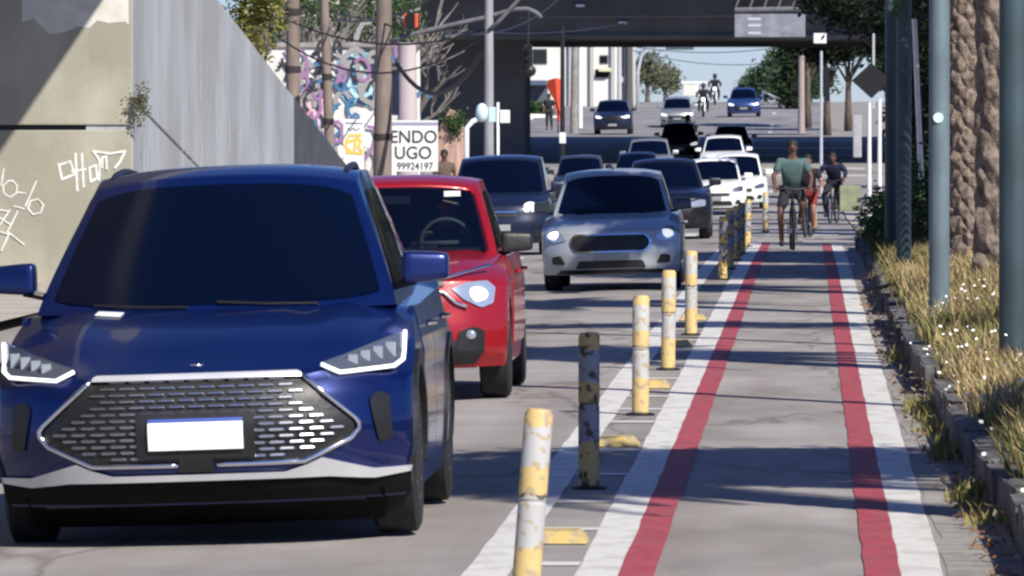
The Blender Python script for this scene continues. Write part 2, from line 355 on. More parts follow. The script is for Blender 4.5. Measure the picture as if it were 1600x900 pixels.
# verge soil mound
def vz(x, y):
    t = max(0, min(1, (x-kx(y)-.12)/1.0)); return gz(1, y)+.16+.16*t*t+.05*noise.noise(Vector((x*1.3, y*.35, 0)))
mb = MB(); vs = []; ys = [5+i*.8 for i in range(int(113/.8)+1)]; xs = [.13,.3,.5,.8,1.2,1.8,2.6,4,7,14]
for yy in ys:
    for dx in xs: x = kx(yy)+dx; vs.append((x, yy, vz(x, yy)))
n = len(xs); mb.add(vs, [(j*n+i, j*n+i+1, (j+1)*n+i+1, (j+1)*n+i) for j in range(len(ys)-1) for i in range(n-1)])
verge = mb.build('verge_soil', mat('verge_soil', (.3,.21,.13), .95, var=.55, scale=4, bump=.5), smooth=True); verge['kind'] = 'structure'
# ------------------------------------------------------------------ cars
def clean_apply(o):
    dg = bpy.context.evaluated_depsgraph_get(); dg.update()
    me = bpy.data.meshes.new_from_object(o.evaluated_get(dg), depsgraph=dg)
    old = o.data; o.modifiers.clear(); o.data = me; return o
class Car:
    """front at y=0 facing -Y, x across, z up, centred on x=0"""
    def __init__(s, **k):
        s.__dict__.update(dict(L=4.2, W=1.74, H=1.5, zb=.2, wr=.31, wf=.85, wb=2.5, belt=.95, yb=1.05, yt=1.85, yr=3.4, ye=4.0,
            gb=.74, gt=.57, plan=.3, pp=3.2, ridge=.012, rd=.06, det=1, see=False,
            front=[(.15,.10),(.3,.03),(.5,0),(.65,.02),(.75,.08)], hood=[(0,.74),(.2,.84),(.6,.92),(1.05,.97)], tuck=.07, wcrv=.16, crown=.05)); s.__dict__.update(k)
        s.hw = s.W/2
    def ztop(s, y, u):
        z = lerpl(s.hood+[(s.L-.25, s.belt+.02), (s.L, s.belt-.12)], y)
        a = abs(u)
        hf = max(0, 1-max(0, y-s.yb)/.5)
        z -= s.crown*(a**4.5)*(1 if y < s.L*.9 else .5) + .0
        z += s.ridge*math.exp(-((a-.66)/.09)**2)*hf - s.ridge*.6*math.exp(-((a-.5)/.09)**2)*hf
        return z
    def hwz(s, y, z):
        t = max(0, min(1, (z-s.zb)/(s.belt-s.zb)))
        f = 1-.045*(1-t)**2.5-s.tuck*t**3.2+.012*math.exp(-((t-.72)/.07)**2)
        if y > s.L*.8: f -= .08*((y-s.L*.8)/(s.L*.2))**2
        return s.hw*f
    def yf(s, u, z): return s.plan*abs(u)**s.pp+smoothl(s.front, z)
    def body_pt(s, u, v, w_):
        y0 = v*s.L
        zt = s.ztop(y0, u); z = s.zb+(zt-s.zb)*w_
        y = s.yf(u, z)*(1-v)+(s.L-.25*abs(u)**3-.12*w_**3)*v
        x = u*s.hwz(y, z)
        return Vector((x, y, z))
    def front_pt(s, x, z, off=0):
        u = max(-1.05, min(1.05, x/s.hwz(.1, z))); return Vector((x, s.yf(u, z)-off, z))
    def side_pt(s, sg, y, z, off=0): return Vector((sg*(s.hwz(y, z)+off), y, z))
    def cab_pt(s, u, v, w_, off=0):
        def f(u, v, w_):
            zr = s.H-.05*abs(u)**2.6-.05*max(0, 1-v/.22)**2-.07*max(0, (v-.7)/.3)**2
            z = s.belt-.06+(zr-s.belt+.06)*w_
            ww = w_-.07*math.sin(math.pi*w_)
            hw = s.gb+(s.gt-s.gb)*(w_**1.15)
            y0 = s.yb+(s.yt-s.yb)*(w_**1.08)+s.wcrv*abs(u)**2.4*(1-.35*w_); y1 = s.ye+(s.yr-s.ye)*w_-.1*u*u
            y = y0+(y1-y0)*v
            x = u*hw*(1-.06*max(0, v-.5)*2)
            return Vector((x, y, z))
        p = f(u, v, w_)
        if off:
            e = 1e-3
            if v <= 0: n = (f(u+e, v, w_)-p).cross(f(u, v, w_+e)-p)
            else: n = (f(u, v+e, w_)-p).cross(f(u, v, w_+e)-p)*(1 if u > 0 else -1)
            p = p+n.normalized()*off
        return p
    def boxmap(s, fn, us, vs, ws, skip=None):
        mb = MB()
        def face(g, A, B, rev=False):
            n = len(B); pts = [g(a, b) for a in A for b in B]; fs = []
            for i in range(len(A)-1):
                for j in range(n-1):
                    if skip and skip(g, (A[i]+A[i+1])/2, (B[j]+B[j+1])/2): continue
                    fs.append((i*n+j, i*n+j+1, (i+1)*n+j+1, (i+1)*n+j))
            mb.add(pts, fs)
        g0 = lambda a, b: fn(a, vs[0], b); g0.front = True; face(g0, us, ws)
        g1 = lambda a, b: fn(a, vs[-1], b); g1.front = False; face(g1, us, ws)
        for e in (us[0], us[-1]):
            g = (lambda e: (lambda a, b: fn(e, a, b)))(e); g.front = False; face(g, vs, ws)
        for e in (ws[0], ws[-1]):
            g = (lambda e: (lambda a, b: fn(a, b, e)))(e); g.front = False; face(g, us, vs)
        return mb
def ring(n, edge=.06, lo=-1., hi=1.):
    a = [lo, lo+edge*(hi-lo)*.35]; m = n-3
    for i in range(m+1): a.append(lo+(hi-lo)*(edge+(1-2*edge)*i/m))
    return a+[hi-edge*(hi-lo)*.35, hi]
def patch(car, poly, off=.01, dep=.03, step=.04, fn=None):
    """panel that follows the car's front: outline in x,z"""
    fn = fn or car.front_pt
    bm = bmesh.new(); vs = [bm.verts.new((x, 0, z)) for x, z in poly]; bm.faces.new(vs)
    xs = [p[0] for p in poly]; zs = [p[1] for p in poly]
    x = math.floor(min(xs)/step)*step+step
    while x < max(xs)-1e-4:
        bmesh.ops.bisect_plane(bm, geom=bm.verts[:]+bm.edges[:]+bm.faces[:], plane_co=(x,0,0), plane_no=(1,0,0)); x += step
    z = math.floor(min(zs)/step)*step+step
    while z < max(zs)-1e-4:
        bmesh.ops.bisect_plane(bm, geom=bm.verts[:]+bm.edges[:]+bm.faces[:], plane_co=(0,0,z), plane_no=(0,0,1)); z += step
    bm.verts.index_update(); mb = MB()
    v = [fn(p.co.x, p.co.z, off) for p in bm.verts]; b = [p+Vector((0, dep, 0)) for p in v]; n = len(v)
    fs = [tuple(q.index for q in f.verts) for f in bm.faces]
    for e in bm.edges:
        if len(e.link_faces) == 1: i, j = e.verts[0].index, e.verts[1].index; fs.append((i, j, j+n, i+n))
    mb.add(v+b, fs); bm.free(); return mb
def mir(poly): return [(-x, z) for x, z in reversed(poly)]
def dense(pts, step=.05, closed=False):
    out = []; L = len(pts)
    for i in range(L if closed else L-1):
        a, b = Vector(pts[i]), Vector(pts[(i+1) % L]); n = max(1, int((b-a).length/step))
        out += [tuple(a+(b-a)*k/n) for k in range(n)]
    if not closed: out.append(tuple(pts[-1]))
    return out
def rnd_poly(pts, r=.03, n=4):
    out = []; L = len(pts)
    for i in range(L):
        p = Vector(pts[i]); a = Vector(pts[i-1]); b = Vector(pts[(i+1) % L])
        ra = min(r, (a-p).length*.45); rb = min(r, (b-p).length*.45)
        A = p+(a-p).normalized()*ra; B = p+(b-p).normalized()*rb
        for k in range(n+1):
            t = k/n; out.append(tuple(A*(1-t)**2+p*2*t*(1-t)+B*t*t))
    return out
def wheel(car, root, x, y, sg):
    e = empty('wheel', (x, y, car.wr)); e.parent = root
    r = car.wr; w_ = .105
    mb = MB(); mb.lathe([(r*.62,-w_),(r*.9,-w_*1.02),(r*.985,-w_*.85),(r,-w_*.5),(r,w_*.5),(r*.985,w_*.85),(r*.9,w_*1.02),(r*.62,w_)], n=40)
    o = mb.build('tyre', M['rubber'], e); smooth_angle(o, 40)
    mb = MB(); mb.lathe([(r*.64,-w_*.9),(r*.64,w_*.95*1),(r*.58,w_*.9),(r*.56,w_*.5),(.02,w_*.45)] if sg > 0 else [(.02,-w_*.45),(r*.56,-w_*.5),(r*.58,-w_*.9),(r*.64,-w_*.95),(r*.64,w_*.9)], n=32)
    for k in range(10):
        a = 2*math.pi*k/10; c, d = math.cos(a), math.sin(a)
        mb.tube([(sg*w_*.7, c*.03, d*.03), (sg*w_*.85, c*r*.6, d*r*.6)], .018, 6)
    mb.build('rim', car.rimm, e)
def build_car(car, root, paintm, rails=False, antenna=False, cladding=False, doors=True):
    d = car.det; car.rimm = getattr(car, 'rimm', M['rim'])
    us = ring(20 if d else 12, .05); vs = ring(44 if d else 20, .02, 0, 1); ws = ring(16 if d else 9, .06, 0, 1)
    body = car.boxmap(car.body_pt, us, vs, ws).build('body', paintm, root, smooth=True)
    cut = MB()
    for y in (car.wf, car.wf+car.wb):
        for sg in (-1, 1):
            cut.lathe([(car.wr+.055, 0), (car.wr+.055, .34)], (sg*(car.hw-.13)-.17 if True else 0, y, car.wr+.01), n=36)
    co = cut.build('cutter', None); md = body.modifiers.new('b', 'BOOLEAN'); md.object = co; md.operation = 'DIFFERENCE'; md.solver = 'EXACT'
    clean_apply(body); bpy.data.objects.remove(co)
    for p in body.data.polygons: p.use_smooth = True
    smooth_angle(body, 42)
    for y in (car.wf, car.wf+car.wb):
        for sg in (-1, 1): wheel(car, root, sg*(car.hw-.13), y, sg)
    # underbody
    mb = MB(); mb.box((0, car.L/2, car.zb+.06), (car.W-.5, car.L-.7, .14)); mb.build('underbody', M['black'], root)
    # cabin
    uw, wt, wl = .925, .93, .05
    def sk(g, a, b): return car.see and getattr(g, 'front', False) and abs(a) < uw-.01 and wl < b < wt-.01
    us = ring(18 if d else 10, .05); vs = ring(26 if d else 12, .04, 0, 1); ws = ring(14 if d else 8, .06, 0, 1)
    cab = car.boxmap(car.cab_pt, us, vs, ws, sk).build('cabin', getattr(car, 'roofm', None) or paintm, root, smooth=True); smooth_angle(cab, 50)
    if car.see:
        md = cab.modifiers.new('s', 'SOLIDIFY'); md.thickness = .02; md.offset = -1
    # windscreen
    mb = MB(); A = [-uw+2*uw*i/20 for i in range(21)]; B = [wl+(wt-wl)*i/10 for i in range(11)]
    def wpt(a, b):
        k = .0
        bb = b
        return car.cab_pt(a*(1 if True else 1), 0, bb, -.006 if False else .006)
    test = car.cab_pt(0, 0, .5, .01).y-car.cab_pt(0, 0, .5).y
    so_ = -1 if test > 0 else 1
    corner = lambda a, b: (a, b)
    pts = []
    for a in A:
        for j, b in enumerate(B):
            cu = abs(a)/uw
            b2 = b - (.05*(cu**8) if j == len(B)-1 else 0)+(.06*(cu**6) if j == 0 else 0)
            pts.append(car.cab_pt(a, 0, b2, .006*so_))
    n = len(B); mb.add(pts, [(i*n+j, i*n+j+1, (i+1)*n+j+1, (i+1)*n+j) for i in range(20) for j in range(n-1)])
    mb.build('windscreen', M['seeglass'] if car.see else M['glass'], root, smooth=True)
    # side windows
    for sg in (-1, 1):
        t2 = (car.cab_pt(sg, .5, .5, .01).x-car.cab_pt(sg, .5, .5).x)*sg; s2 = 1 if t2 > 0 else -1
        for (v0, v1) in ((.04, .43), (.47, .8)):
            mb = MB(); A = [v0+(v1-v0)*i/6 for i in range(7)]; B = [.12+.74*i/5 for i in range(6)]
            pts = []
            for i, a in enumerate(A):
                for b in B: pts.append(car.cab_pt(sg, a+(.1*(b-.12)*(1-i/6) if v0 < .1 else 0), b, .005*s2))
            mb.add(pts, [(i*6+j, i*6+j+1, (i+1)*6+j+1, (i+1)*6+j) for i in range(6) for j in range(5)])
            mb.build('side_window', M['glass2'], root, smooth=True)
    # wipers
    for (x0, x1) in ((-.12, -.58), (.5, .02)):
        if d: 
            mb = MB(); pt = lambda x, w_: car.cab_pt(x/car.gb, 0, w_, .016*so_)
            mb.tube([pt(x0, .02), pt((x0+x1)/2, .028), pt(x1, .05)], .007, 5); mb.build('wiper', M['black'], root)
    # mirrors
    mz = car.belt+.1 if not hasattr(car, 'mz') else car.mz
    for sg in (-1, 1):
        e = empty('wing_mirror', (sg*(car.hw+.07+getattr(car,'mo',0)), car.yb+.42, mz)); e.parent = root
        mb = MB(); sx, sz = getattr(car, 'ms', (.105, .075)); sx *= 1.08; sz *= 1.08
        mb.add([(sx*a, .085*b*(1.2 if c < 0 else 1), sz*c*(1 if a*sg < 0 else .8)) for c in (-1,1) for a, b in ((-1,-1),(1,-.6),(1,1),(-1,1))] if sg > 0 else
               [(sx*a, .085*b*(1.2 if c < 0 else 1), sz*c*(1 if a*sg < 0 else .8)) for c in (-1,1) for a, b in ((-1,-.6),(1,-1),(1,1),(-1,1))],
               [(3,2,1,0),(4,5,6,7),(0,1,5,4),(1,2,6,5),(2,3,7,6),(3,0,4,7)])
        mb.build('mirror_shell', getattr(car, 'mirm', None) or paintm, e, smooth=True, bevel=.03, sub=1)
        mb = MB(); mb.tube([(-sg*.05, 0, -sz*.8), (-sg*(.1+.12), .03, -sz*1.3)], .022, 6); mb.build('mirror_arm', M['black'], e)
    if doors:
        for sg in (-1, 1):
            for (y0, y1) in ((car.wf+car.wr+.12, car.wf+car.wr+1.05), (car.wf+car.wr+1.07, car.wf+car.wb-.12)):
                mb = MB(); A = [y0+(y1-y0)*i/5 for i in range(6)]; B = [car.zb+.12+(car.belt-.07-car.zb-.12)*i/7 for i in range(8)]
                pts = [car.side_pt(sg, a, b, .007) for a in A for b in B]; k = len(pts); pts += [car.side_pt(sg, a, b, -.02) for a in A for b in B]
                fs = [(i*8+j, i*8+j+1, (i+1)*8+j+1, (i+1)*8+j) for i in range(5) for j in range(7)]
                for i in range(5):
                    for j in (0, 7): fs.append((i*8+j, (i+1)*8+j, (i+1)*8+j+k, i*8+j+k))
                for j in range(7):
                    for i in (0, 5): fs.append((i*8+j, i*8+j+1, i*8+j+1+k, i*8+j+k))
                mb.add(pts, fs); do = mb.build('door', paintm, root, smooth=True); smooth_angle(do, 40)
                if d:
                    mb = MB(); zz = car.belt-.17; mb.tube([car.side_pt(sg, y1-.26, zz, .01), car.side_pt(sg, y1-.24, zz, .04), car.side_pt(sg, y1-.1, zz, .04), car.side_pt(sg, y1-.08, zz, .01)], .014, 6)
                    mb.build('handle', M['chrome'] if car.W > 1.9 else paintm, do)
    if cladding:
        for y in (car.wf, car.wf+car.wb):
            for sg in (-1, 1):
                mb = MB(); pts = []; n = 20; r0, r1 = car.wr+.05, car.wr+.12
                for i in range(n+1):
                    a = R(-8)+R(196)*i/n
                    for r in (r0, r1):
                        yy, zz = y+r*math.cos(a), car.wr+.01+r*math.sin(a); pts.append(car.side_pt(sg, yy, zz, .018))
                    for r in (r1, r0):
                        yy, zz = y+r*math.cos(a), car.wr+.01+r*math.sin(a); pts.append(car.side_pt(sg, yy, zz, -.05))
                mb.add(pts, [(i*4+k, i*4+(k+1) % 4, (i+1)*4+(k+1) % 4, (i+1)*4+k) for i in range(n) for k in range(4)])
                mb.build('wheel_arch', M['black'], root)
    if rails:
        for sg in (-1, 1):
            mb = MB(); pts = []
            for i in range(11):
                v = .12+.72*i/10; p = car.cab_pt(sg*.9, v, 1.0); h = -.01+.03*math.sin(math.pi*i/10); pts.append(p+Vector((0, 0, h)))
            mb.tube(pts, .018, 8); mb.build('roof_rail', M['black'], root)
    if antenna:
        p = car.cab_pt(0, .12, 1); mb = MB(); mb.tube([p, p+Vector((0, .1, .05))], .012, 6, r2=.004); mb.build('antenna', M['black'], root)
    return root
def part(car, root, name, poly, m, off=.012, dep=.03, both=False, step=.05, **kw):
    o = patch(car, poly, off, dep, step).build(name, m, root); smooth_angle(o, 38)
    r = [o]
    if both: o2 = patch(car, mir(poly), off, dep, step).build(name, m, root); smooth_angle(o2, 38); r.append(o2)
    return r
def strip_on(car, root, name, pts, r, m, off=.015, closed=False, both=False, flat=1., n=8):
    for sgn in ((1, -1) if both else (1,)):
        q = dense([(sgn*x, z) for x, z in pts], .04, closed); mb = MB()
        mb.tube([car.front_pt(x, z, off) for x, z in q], r, n, closed=closed); mb.build(name, m, root, smooth=True)
def place(e, X, Y, yawdeg=0, roll=1.6):
    slope = math.atan2(gz(X, Y+2.6)-gz(X, Y+.2), 2.4); z = (gz(X, Y+.9)+gz(X, Y+3.3))/2
    e.location = (X, Y, z - math.tan(slope)*2.1); e.rotation_euler = (slope, -R(roll), R(yawdeg))
    return e
# ---------------- 1 the big blue SUV
hero = Car(L=4.75, W=1.99, H=1.76, zb=.2, wr=.37, wf=.93, wb=2.8, belt=1.13, yb=1.12, yt=2.02, yr=3.9, ye=4.55, gb=.865, gt=.64, plan=.42, pp=3.4, ridge=.02,
    front=[(.2,.16),(.3,.06),(.42,.02),(.55,0),(.7,.03),(.80,.09),(.88,.2)], hood=[(0,.80),(.12,.875),(.3,.95),(.6,1.02),(1.12,1.10)], tuck=.075, ms=(.105,.075), mz=1.245, mo=-.065, wcrv=.2)
r1 = empty('suv_car', (0,0,0), 0, 'large deep blue SUV with a wide hexagonal mesh grille and blank white plate, nearest car', 'car')
build_car(hero, r1, M['blue'], rails=True, cladding=True, antenna=False)
place(r1, -2.80, 32.35, 0, 1.9)
hexo = rnd_poly([(.475,.785),(.73,.55),(.70,.50),(.49,.405),(-.49,.405),(-.70,.50),(-.73,.55),(-.475,.785)], .035)
part(hero, r1, 'grille_recess', hexo, M['black'], .006, .03)
strip_on(hero, r1, 'grille_trim', hexo[hexo.index(min(hexo, key=lambda p: (abs(p[1]-.405)+abs(p[0]-.10)))):] if False else [(.09,.39),(.49,.392),(.70,.487),(.742,.535),(.742,.56),(.725,.585),(.485,.792)], .0125, M['chrome'], .02, both=True)
part(hero, r1, 'grille_top_bar', rnd_poly([(-.50,.785),(.50,.785),(.47,.812),(-.47,.812)], .012), M['satin'], .03, .05)
# staggered bright bars of the grille
gm = {}
def inhex(x, z):
    x = abs(x)
    if z > .55: lim = .73+(z-.55)*(.475-.73)/(.785-.55)
    elif z > .5: lim = .70+(z-.5)*.6
    else: lim = .49+(z-.405)*(.70-.49)/.095
    return x < lim-.045
slat = None; sm = mat('grille_metal', (.5,.51,.54), .2, .92)
rows = 13; cnt = 0
for i in range(rows):
    z = .425+.352*i/(rows-1)
    for k in range(-8, 9):
        x = (k+(.5 if i % 2 else 0))*.092
        if abs(x) > .75 or not inhex(abs(x)+.035, z): continue
        if abs(x) < .26 and z < .625: continue
        if slat is None:
            mb = MB(); a, b = .041, .0066
            mb.add([(-a,0,0),(-a*.7,0,b),(a*.7,0,b),(a,0,0),(a*.7,0,-b),(-a*.7,0,-b)]+[(-a*.8,-.0042,-b*.3),(a*.8,-.0042,-b*.3)],
                   [(0,1,6),(1,2,7,6),(2,3,7),(3,4,7),(4,5,6,7),(5,0,6),(5,4,3,2,1,0)])
            slat = mb.build('grille_slat', sm, r1); o = slat
        else: o = link('grille_slat', slat.data, None, r1)
        o.location = hero.front_pt(x, z, .014); o.rotation_euler = (0, 0, math.atan2(hero.front_pt(x+.03, z).y-hero.front_pt(x-.03, z).y, .06)); cnt += 1
part(hero, r1, 'plate_holder', rnd_poly([(-.28,.42),(.27,.42),(.27,.635),(-.28,.635)], .015), M['black'], .028, .05)
part(hero, r1, 'centre_block', rnd_poly([(-.085,.355),(.075,.355),(.075,.43),(-.085,.43)], .01), M['black'], .03, .05)
part(hero, r1, 'plate', [(-.222,.462),(.217,.462),(.217,.59),(-.222,.59)], M['plate'], .046, .01, step=.05)
part(hero, r1, 'plate_header', [(-.222,.592),(.217,.592),(.217,.607),(-.222,.607)], M['plate_blue'], .045, .01, step=.05)
hl = rnd_poly([(.565,.838),(.66,.792),(.90,.80),(.942,.83),(.95,.968),(.88,.945),(.765,.905),(.676,.872)], .014)
for hx in part(hero, r1, 'headlight', hl, M['lampdk'], .014, .05, both=True):
    sgn = 1 if hx.data.vertices[0].co.x > 0 else -1
    for k in range(4):
        x = .715+.055*k; mb = MB(); mb.box((0,0,0), (.046,.02,.045+.012*k)); o = mb.build('lens', M['lens'], hx, bevel=.006); o.location = hero.front_pt(sgn*x, .848+.010*k, .022)
    q = dense([(sgn*x, z) for x, z in [(.575,.832),(.66,.792),(.90,.808),(.938,.835),(.945,.965)]], .03); mb = MB(); mb.tube([hero.front_pt(x, z, .026) for x, z in q], .0098, 8); mb.build('daytime_strip', M['drl'], hx, smooth=True)
# lower silver lip, black valance, side vents
part(hero, r1, 'silver_lip', [(-.97,.315),(-.80,.295),(-.6,.315),(.6,.315),(.80,.295),(.97,.315),(.97,.34),(.80,.34),(.57,.405),(.50,.375),(.40,.345),(-.40,.345),(-.50,.375),(-.57,.405),(-.80,.34),(-.97,.34)], M['satin'], .03, .06)
part(hero, r1, 'lower_valance', [(-.95,.21),(.95,.21),(.96,.312),(-.96,.312)], mat('valance_black', (.006,.006,.006), .8, spec=.15), .012, .06)
mb = MB(); mb.add([(-.84,.36,.24),(.84,.36,.24),(.82,.62,.09),(-.82,.62,.09),(-.78,1.4,.09),(.78,1.4,.09),(.78,1.4,.24),(-.78,1.4,.24),(-.3,.19,.24),(.3,.19,.24),(.3,.5,.09),(-.3,.5,.09)],[(0,8,11,3),(8,9,10,11),(9,1,2,10),(3,11,10,2,5,4),(4,5,6,7)]); mb.build('under_shadow_sheet', mat('under_shadow_black', (.005,.005,.005), .9, spec=.1), r1)  # near-black sheet added where the shadow under the bumper falls
part(hero, r1, 'side_vent', rnd_poly([(.83,.46),(.89,.48),(.88,.68),(.82,.70),(.79,.66)], .02), M['black'], .012, .03, both=True)
strip_on(hero, r1, 'bonnet_badge', [(-.03,.848),(.03,.848)], .006, M['chrome'], .02)
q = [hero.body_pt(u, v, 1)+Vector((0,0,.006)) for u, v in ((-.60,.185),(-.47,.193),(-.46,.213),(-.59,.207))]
mb = MB(); mb.add(q+[p-Vector((0,0,.004)) for p in q], [(0,1,2,3),(7,6,5,4),(0,4,5,1),(1,5,6,2),(2,6,7,3),(3,7,4,0)]); mb.build('reflection_patch', M['paper_and_reflection'], r1)  # pale plate on the bonnet standing in for a reflection
# ---------------- 2 red car with a driver
red = Car(L=3.98, W=1.74, H=1.6, zb=.24, wr=.33, wf=.78, wb=2.5, belt=1.05, yb=1.0, yt=1.68, yr=3.3, ye=3.8, gb=.76, gt=.60, plan=.34, pp=3.6, see=True, mo=-.05, crown=.06,
    front=[(.24,.08),(.35,.0),(.5,.0),(.7,.03),(.85,.07),(.95,.2)], hood=[(0,.86),(.15,.95),(.4,1.0),(1.0,1.06)], mz=1.1, mirm=M['black'], rimm=M['black'])
r2 = empty('compact_car', (0,0,0), 0, 'red compact car with one headlight lit, driver visible behind the windscreen', 'car')
build_car(red, r2, M['red'], cladding=False)
place(r2, -2.97, 49.6, 0, 1.5)
part(red, r2, 'lower_grille', rnd_poly([(-.62,.26),(.62,.26),(.70,.36),(.66,.42),(.42,.44),(-.42,.44),(-.66,.42),(-.70,.36)], .02), M['black'], .012, .04)
hl = rnd_poly([(.47,.80),(.56,.72),(.68,.66),(.76,.69),(.775,.80),(.72,.85),(.58,.845)], .015)
for hx in part(red, r2, 'headlight', hl, M['lens'], .014, .05, both=True):
    sgn = 1 if hx.data.vertices[0].co.x > 0 else -1
    mb = MB(); p = red.front_pt(sgn*.65, .755, .02); mb.ell(p, (.075,.03,.052), 16, 10); mb.build('bulb', mat('lit_lamp', (1,.98,.93), .3, emit=2.0), hx, smooth=True)
for hx in part(red, r2, 'fog_lamp_recess', rnd_poly([(.50,.36),(.69,.36),(.70,.50),(.62,.53),(.52,.50)], .03), M['black'], .014, .04, both=True):
    sgn = 1 if hx.data.vertices[0].co.x > 0 else -1
    mb = MB(); mb.ell(red.front_pt(sgn*.60, .47, .02), (.04,.02,.035), 12, 8); mb.build('fog_lamp', M['lens'], hx, smooth=True)
strip_on(red, r2, 'upper_chrome', [(0,.83),(.25,.855),(.42,.875),(.74,.955)], .013, M['chrome'], .02, both=True)
strip_on(red, r2, 'lower_chrome', [(.0,.80),(.28,.80),(.42,.775),(.50,.70),(.58,.665)], .013, M['chrome'], .02, both=True)
part(red, r2, 'grille', rnd_poly([(-.42,.815),(.42,.815),(.42,.86),(-.42,.86)], .01), M['black'], .012)
part(red, r2, 'plate', [(-.2,.47),(.2,.47),(.2,.59),(-.2,.59)], M['plate_g'], .03, .01, step=.05)
# interior of the red car
mb = MB(); mb.box((0, 1.45, 1.02), (1.3,.35,.1)); mb.build('dashboard', M['interior'], r2, bevel=.03)
for sx in (-.36, .36):
    mb = MB(); mb.box((sx, 2.35, 1.05), (.46,.14,.6), tap=.85); mb.box((sx, 2.37, 1.42), (.24,.1,.16)); mb.build('seat', M['interior'], r2, bevel=.03)
mb = MB(); ws_ = [(-(-.36)+.185*math.cos(a), 1.72-.05*math.sin(a), 1.10+.175*math.sin(a)) for a in [2*math.pi*k/24 for k in range(24)]]
mb.tube(ws_, .015, 8, closed=True); mb.tube([(.175,1.72,1.10),(.545,1.72,1.10)], .02, 6); mb.build('steering_wheel', M['greyc'], r2, smooth=True)
mb = MB(); mb.box((0, 1.62, 1.42), (.22,.03,.06)); mb.build('rear_view_mirror', M['interior'], r2, bevel=.01)
mb = MB(); mb.box((.42, 1.55, 1.46), (.12,.004,.04), rz=.1); mb.build('windscreen_sticker', M['paper_and_reflection'], r2)
# ---------------- 3 grey-blue hatchback
hat = Car(L=3.9, W=1.68, H=1.44, zb=.2, wr=.30, wf=.78, wb=2.49, belt=.93, yb=.98, yt=1.75, yr=3.2, ye=3.75, gb=.715, gt=.575, plan=.34, pp=3.4, mirm=M['dkgrey'], mo=-.07,
    front=[(.2,.06),(.28,.01),(.45,.0),(.6,.03),(.7,.06),(.8,.2)], hood=[(0,.71),(.12,.78),(.35,.84),(.98,.92)], mz=1.0)
def front_hatch(c, r):
    part(c, r, 'grille_rim', rnd_poly([(-.50,.57),(-.44,.68),(.44,.68),(.50,.57),(.44,.46),(-.44,.46)], .05), M['chrome'], .012, .04)
    part(c, r, 'grille', rnd_poly([(-.475,.57),(-.42,.662),(.42,.662),(.475,.57),(.42,.478),(-.42,.478)], .05), M['black'], .02, .04)
    hl = rnd_poly([(.52,.61),(.68,.58),(.78,.62),(.79,.72),(.70,.78),(.58,.70)], .03)
    for hx in part(c, r, 'headlight', hl, M['lens'], .014, .05, both=True):
        sgn = 1 if hx.data.vertices[0].co.x > 0 else -1
        mb = MB(); mb.ell(c.front_pt(sgn*.66, .665, .015), (.095,.03,.055), 16, 10); mb.build('bulb', M['lamp'], hx, smooth=True)
    part(c, r, 'lower_intake', rnd_poly([(-.42,.27),(.42,.27),(.38,.36),(-.38,.36)], .02), M['black'], .014, .04)
    part(c, r, 'lower_valance', rnd_poly([(-.66,.205),(.66,.205),(.60,.25),(-.60,.25)], .01), M['black'], .014, .04)
    part(c, r, 'fog_lamp', rnd_poly([(.54,.32),(.70,.32),(.71,.41),(.60,.43)], .03), M['black'], .014, .03, both=True)
    part(c, r, 'plate', [(-.2,.365),(.2,.365),(.2,.44),(-.2,.44)], M['plate_g'], .03, .01, step=.05)
r3 = empty('hatchback_car', (0,0,0), 0, 'grey-blue hatchback with black oval grille and both headlights bright, behind the red car', 'car')
build_car(hat, r3, M['steel'], antenna=True, doors=True); front_hatch(hat, r3)
place(r3, -2.335, 83.6, 0, 1.6)
# ------------------------------------------------------------------ the cars further back
def simple_front(c, r, gw=.42, gz0=.5, gz1=.62, hz=.66, hx=(.46,.78), lit=None, grm=None, plate=True, chromebar=False, low=True):
    grm = grm or M['black']
    part(c, r, 'grille', rnd_poly([(-gw,gz0),(gw,gz0),(gw*1.05,gz1),(-gw*1.05,gz1)], .03), grm, .014, .04)
    if chromebar: part(c, r, 'grille_bar', rnd_poly([(-gw,gz1-.035),(gw,gz1-.035),(gw,gz1-.005),(-gw,gz1-.005)], .01), M['chrome'], .028, .04)
    a, b = hx
    part(c, r, 'headlight', rnd_poly([(a,hz-.03),(a+.1,hz-.075),(b,hz-.05),(b+.01,hz+.06),(b-.08,hz+.075),(a+.08,hz+.03)], .03), lit or M['lens'], .016, .05, both=True)
    if low:
        part(c, r, 'lower_intake', rnd_poly([(-.5,.27),(.5,.27),(.45,.38),(-.45,.38)], .02), M['black'], .014, .04)
        part(c, r, 'fog_lamp', rnd_poly([(.56,.30),(.70,.30),(.71,.40),(.60,.41)], .03), M['black'], .014, .03, both=True)
    if plate: part(c, r, 'plate', [(-.2,.40),(.2,.40),(.2,.50),(-.2,.50)], M['plate_g'], .03, .01, step=.1)
def mk(name, spec, pm, label, X, Y, yawd=0, cat='car', roll=1.2, front=None, **bk):
    c = Car(**spec); r = empty(name, (0,0,0), 0, label, cat); build_car(c, r, pm, **bk); (front or simple_front)(c, r); place(r, X, Y, yawd, roll); return r
F = lambda **k: (lambda c, r: simple_front(c, r, **k))
van = dict(L=4.0, W=1.72, H=1.62, zb=.2, wr=.30, belt=1.02, yb=.72, yt=1.5, yr=3.6, ye=3.9, gb=.76, gt=.64, front=[(.2,.06),(.3,.0),(.5,.0),(.7,.04),(.88,.12)], hood=[(0,.80),(.15,.90),(.5,.98),(.8,1.03)], mz=1.1, det=1)
sed = dict(L=4.3, W=1.74, H=1.46, zb=.2, wr=.31, belt=.95, yb=1.0, yt=1.8, yr=3.1, ye=3.9, gb=.73, gt=.57, det=0)
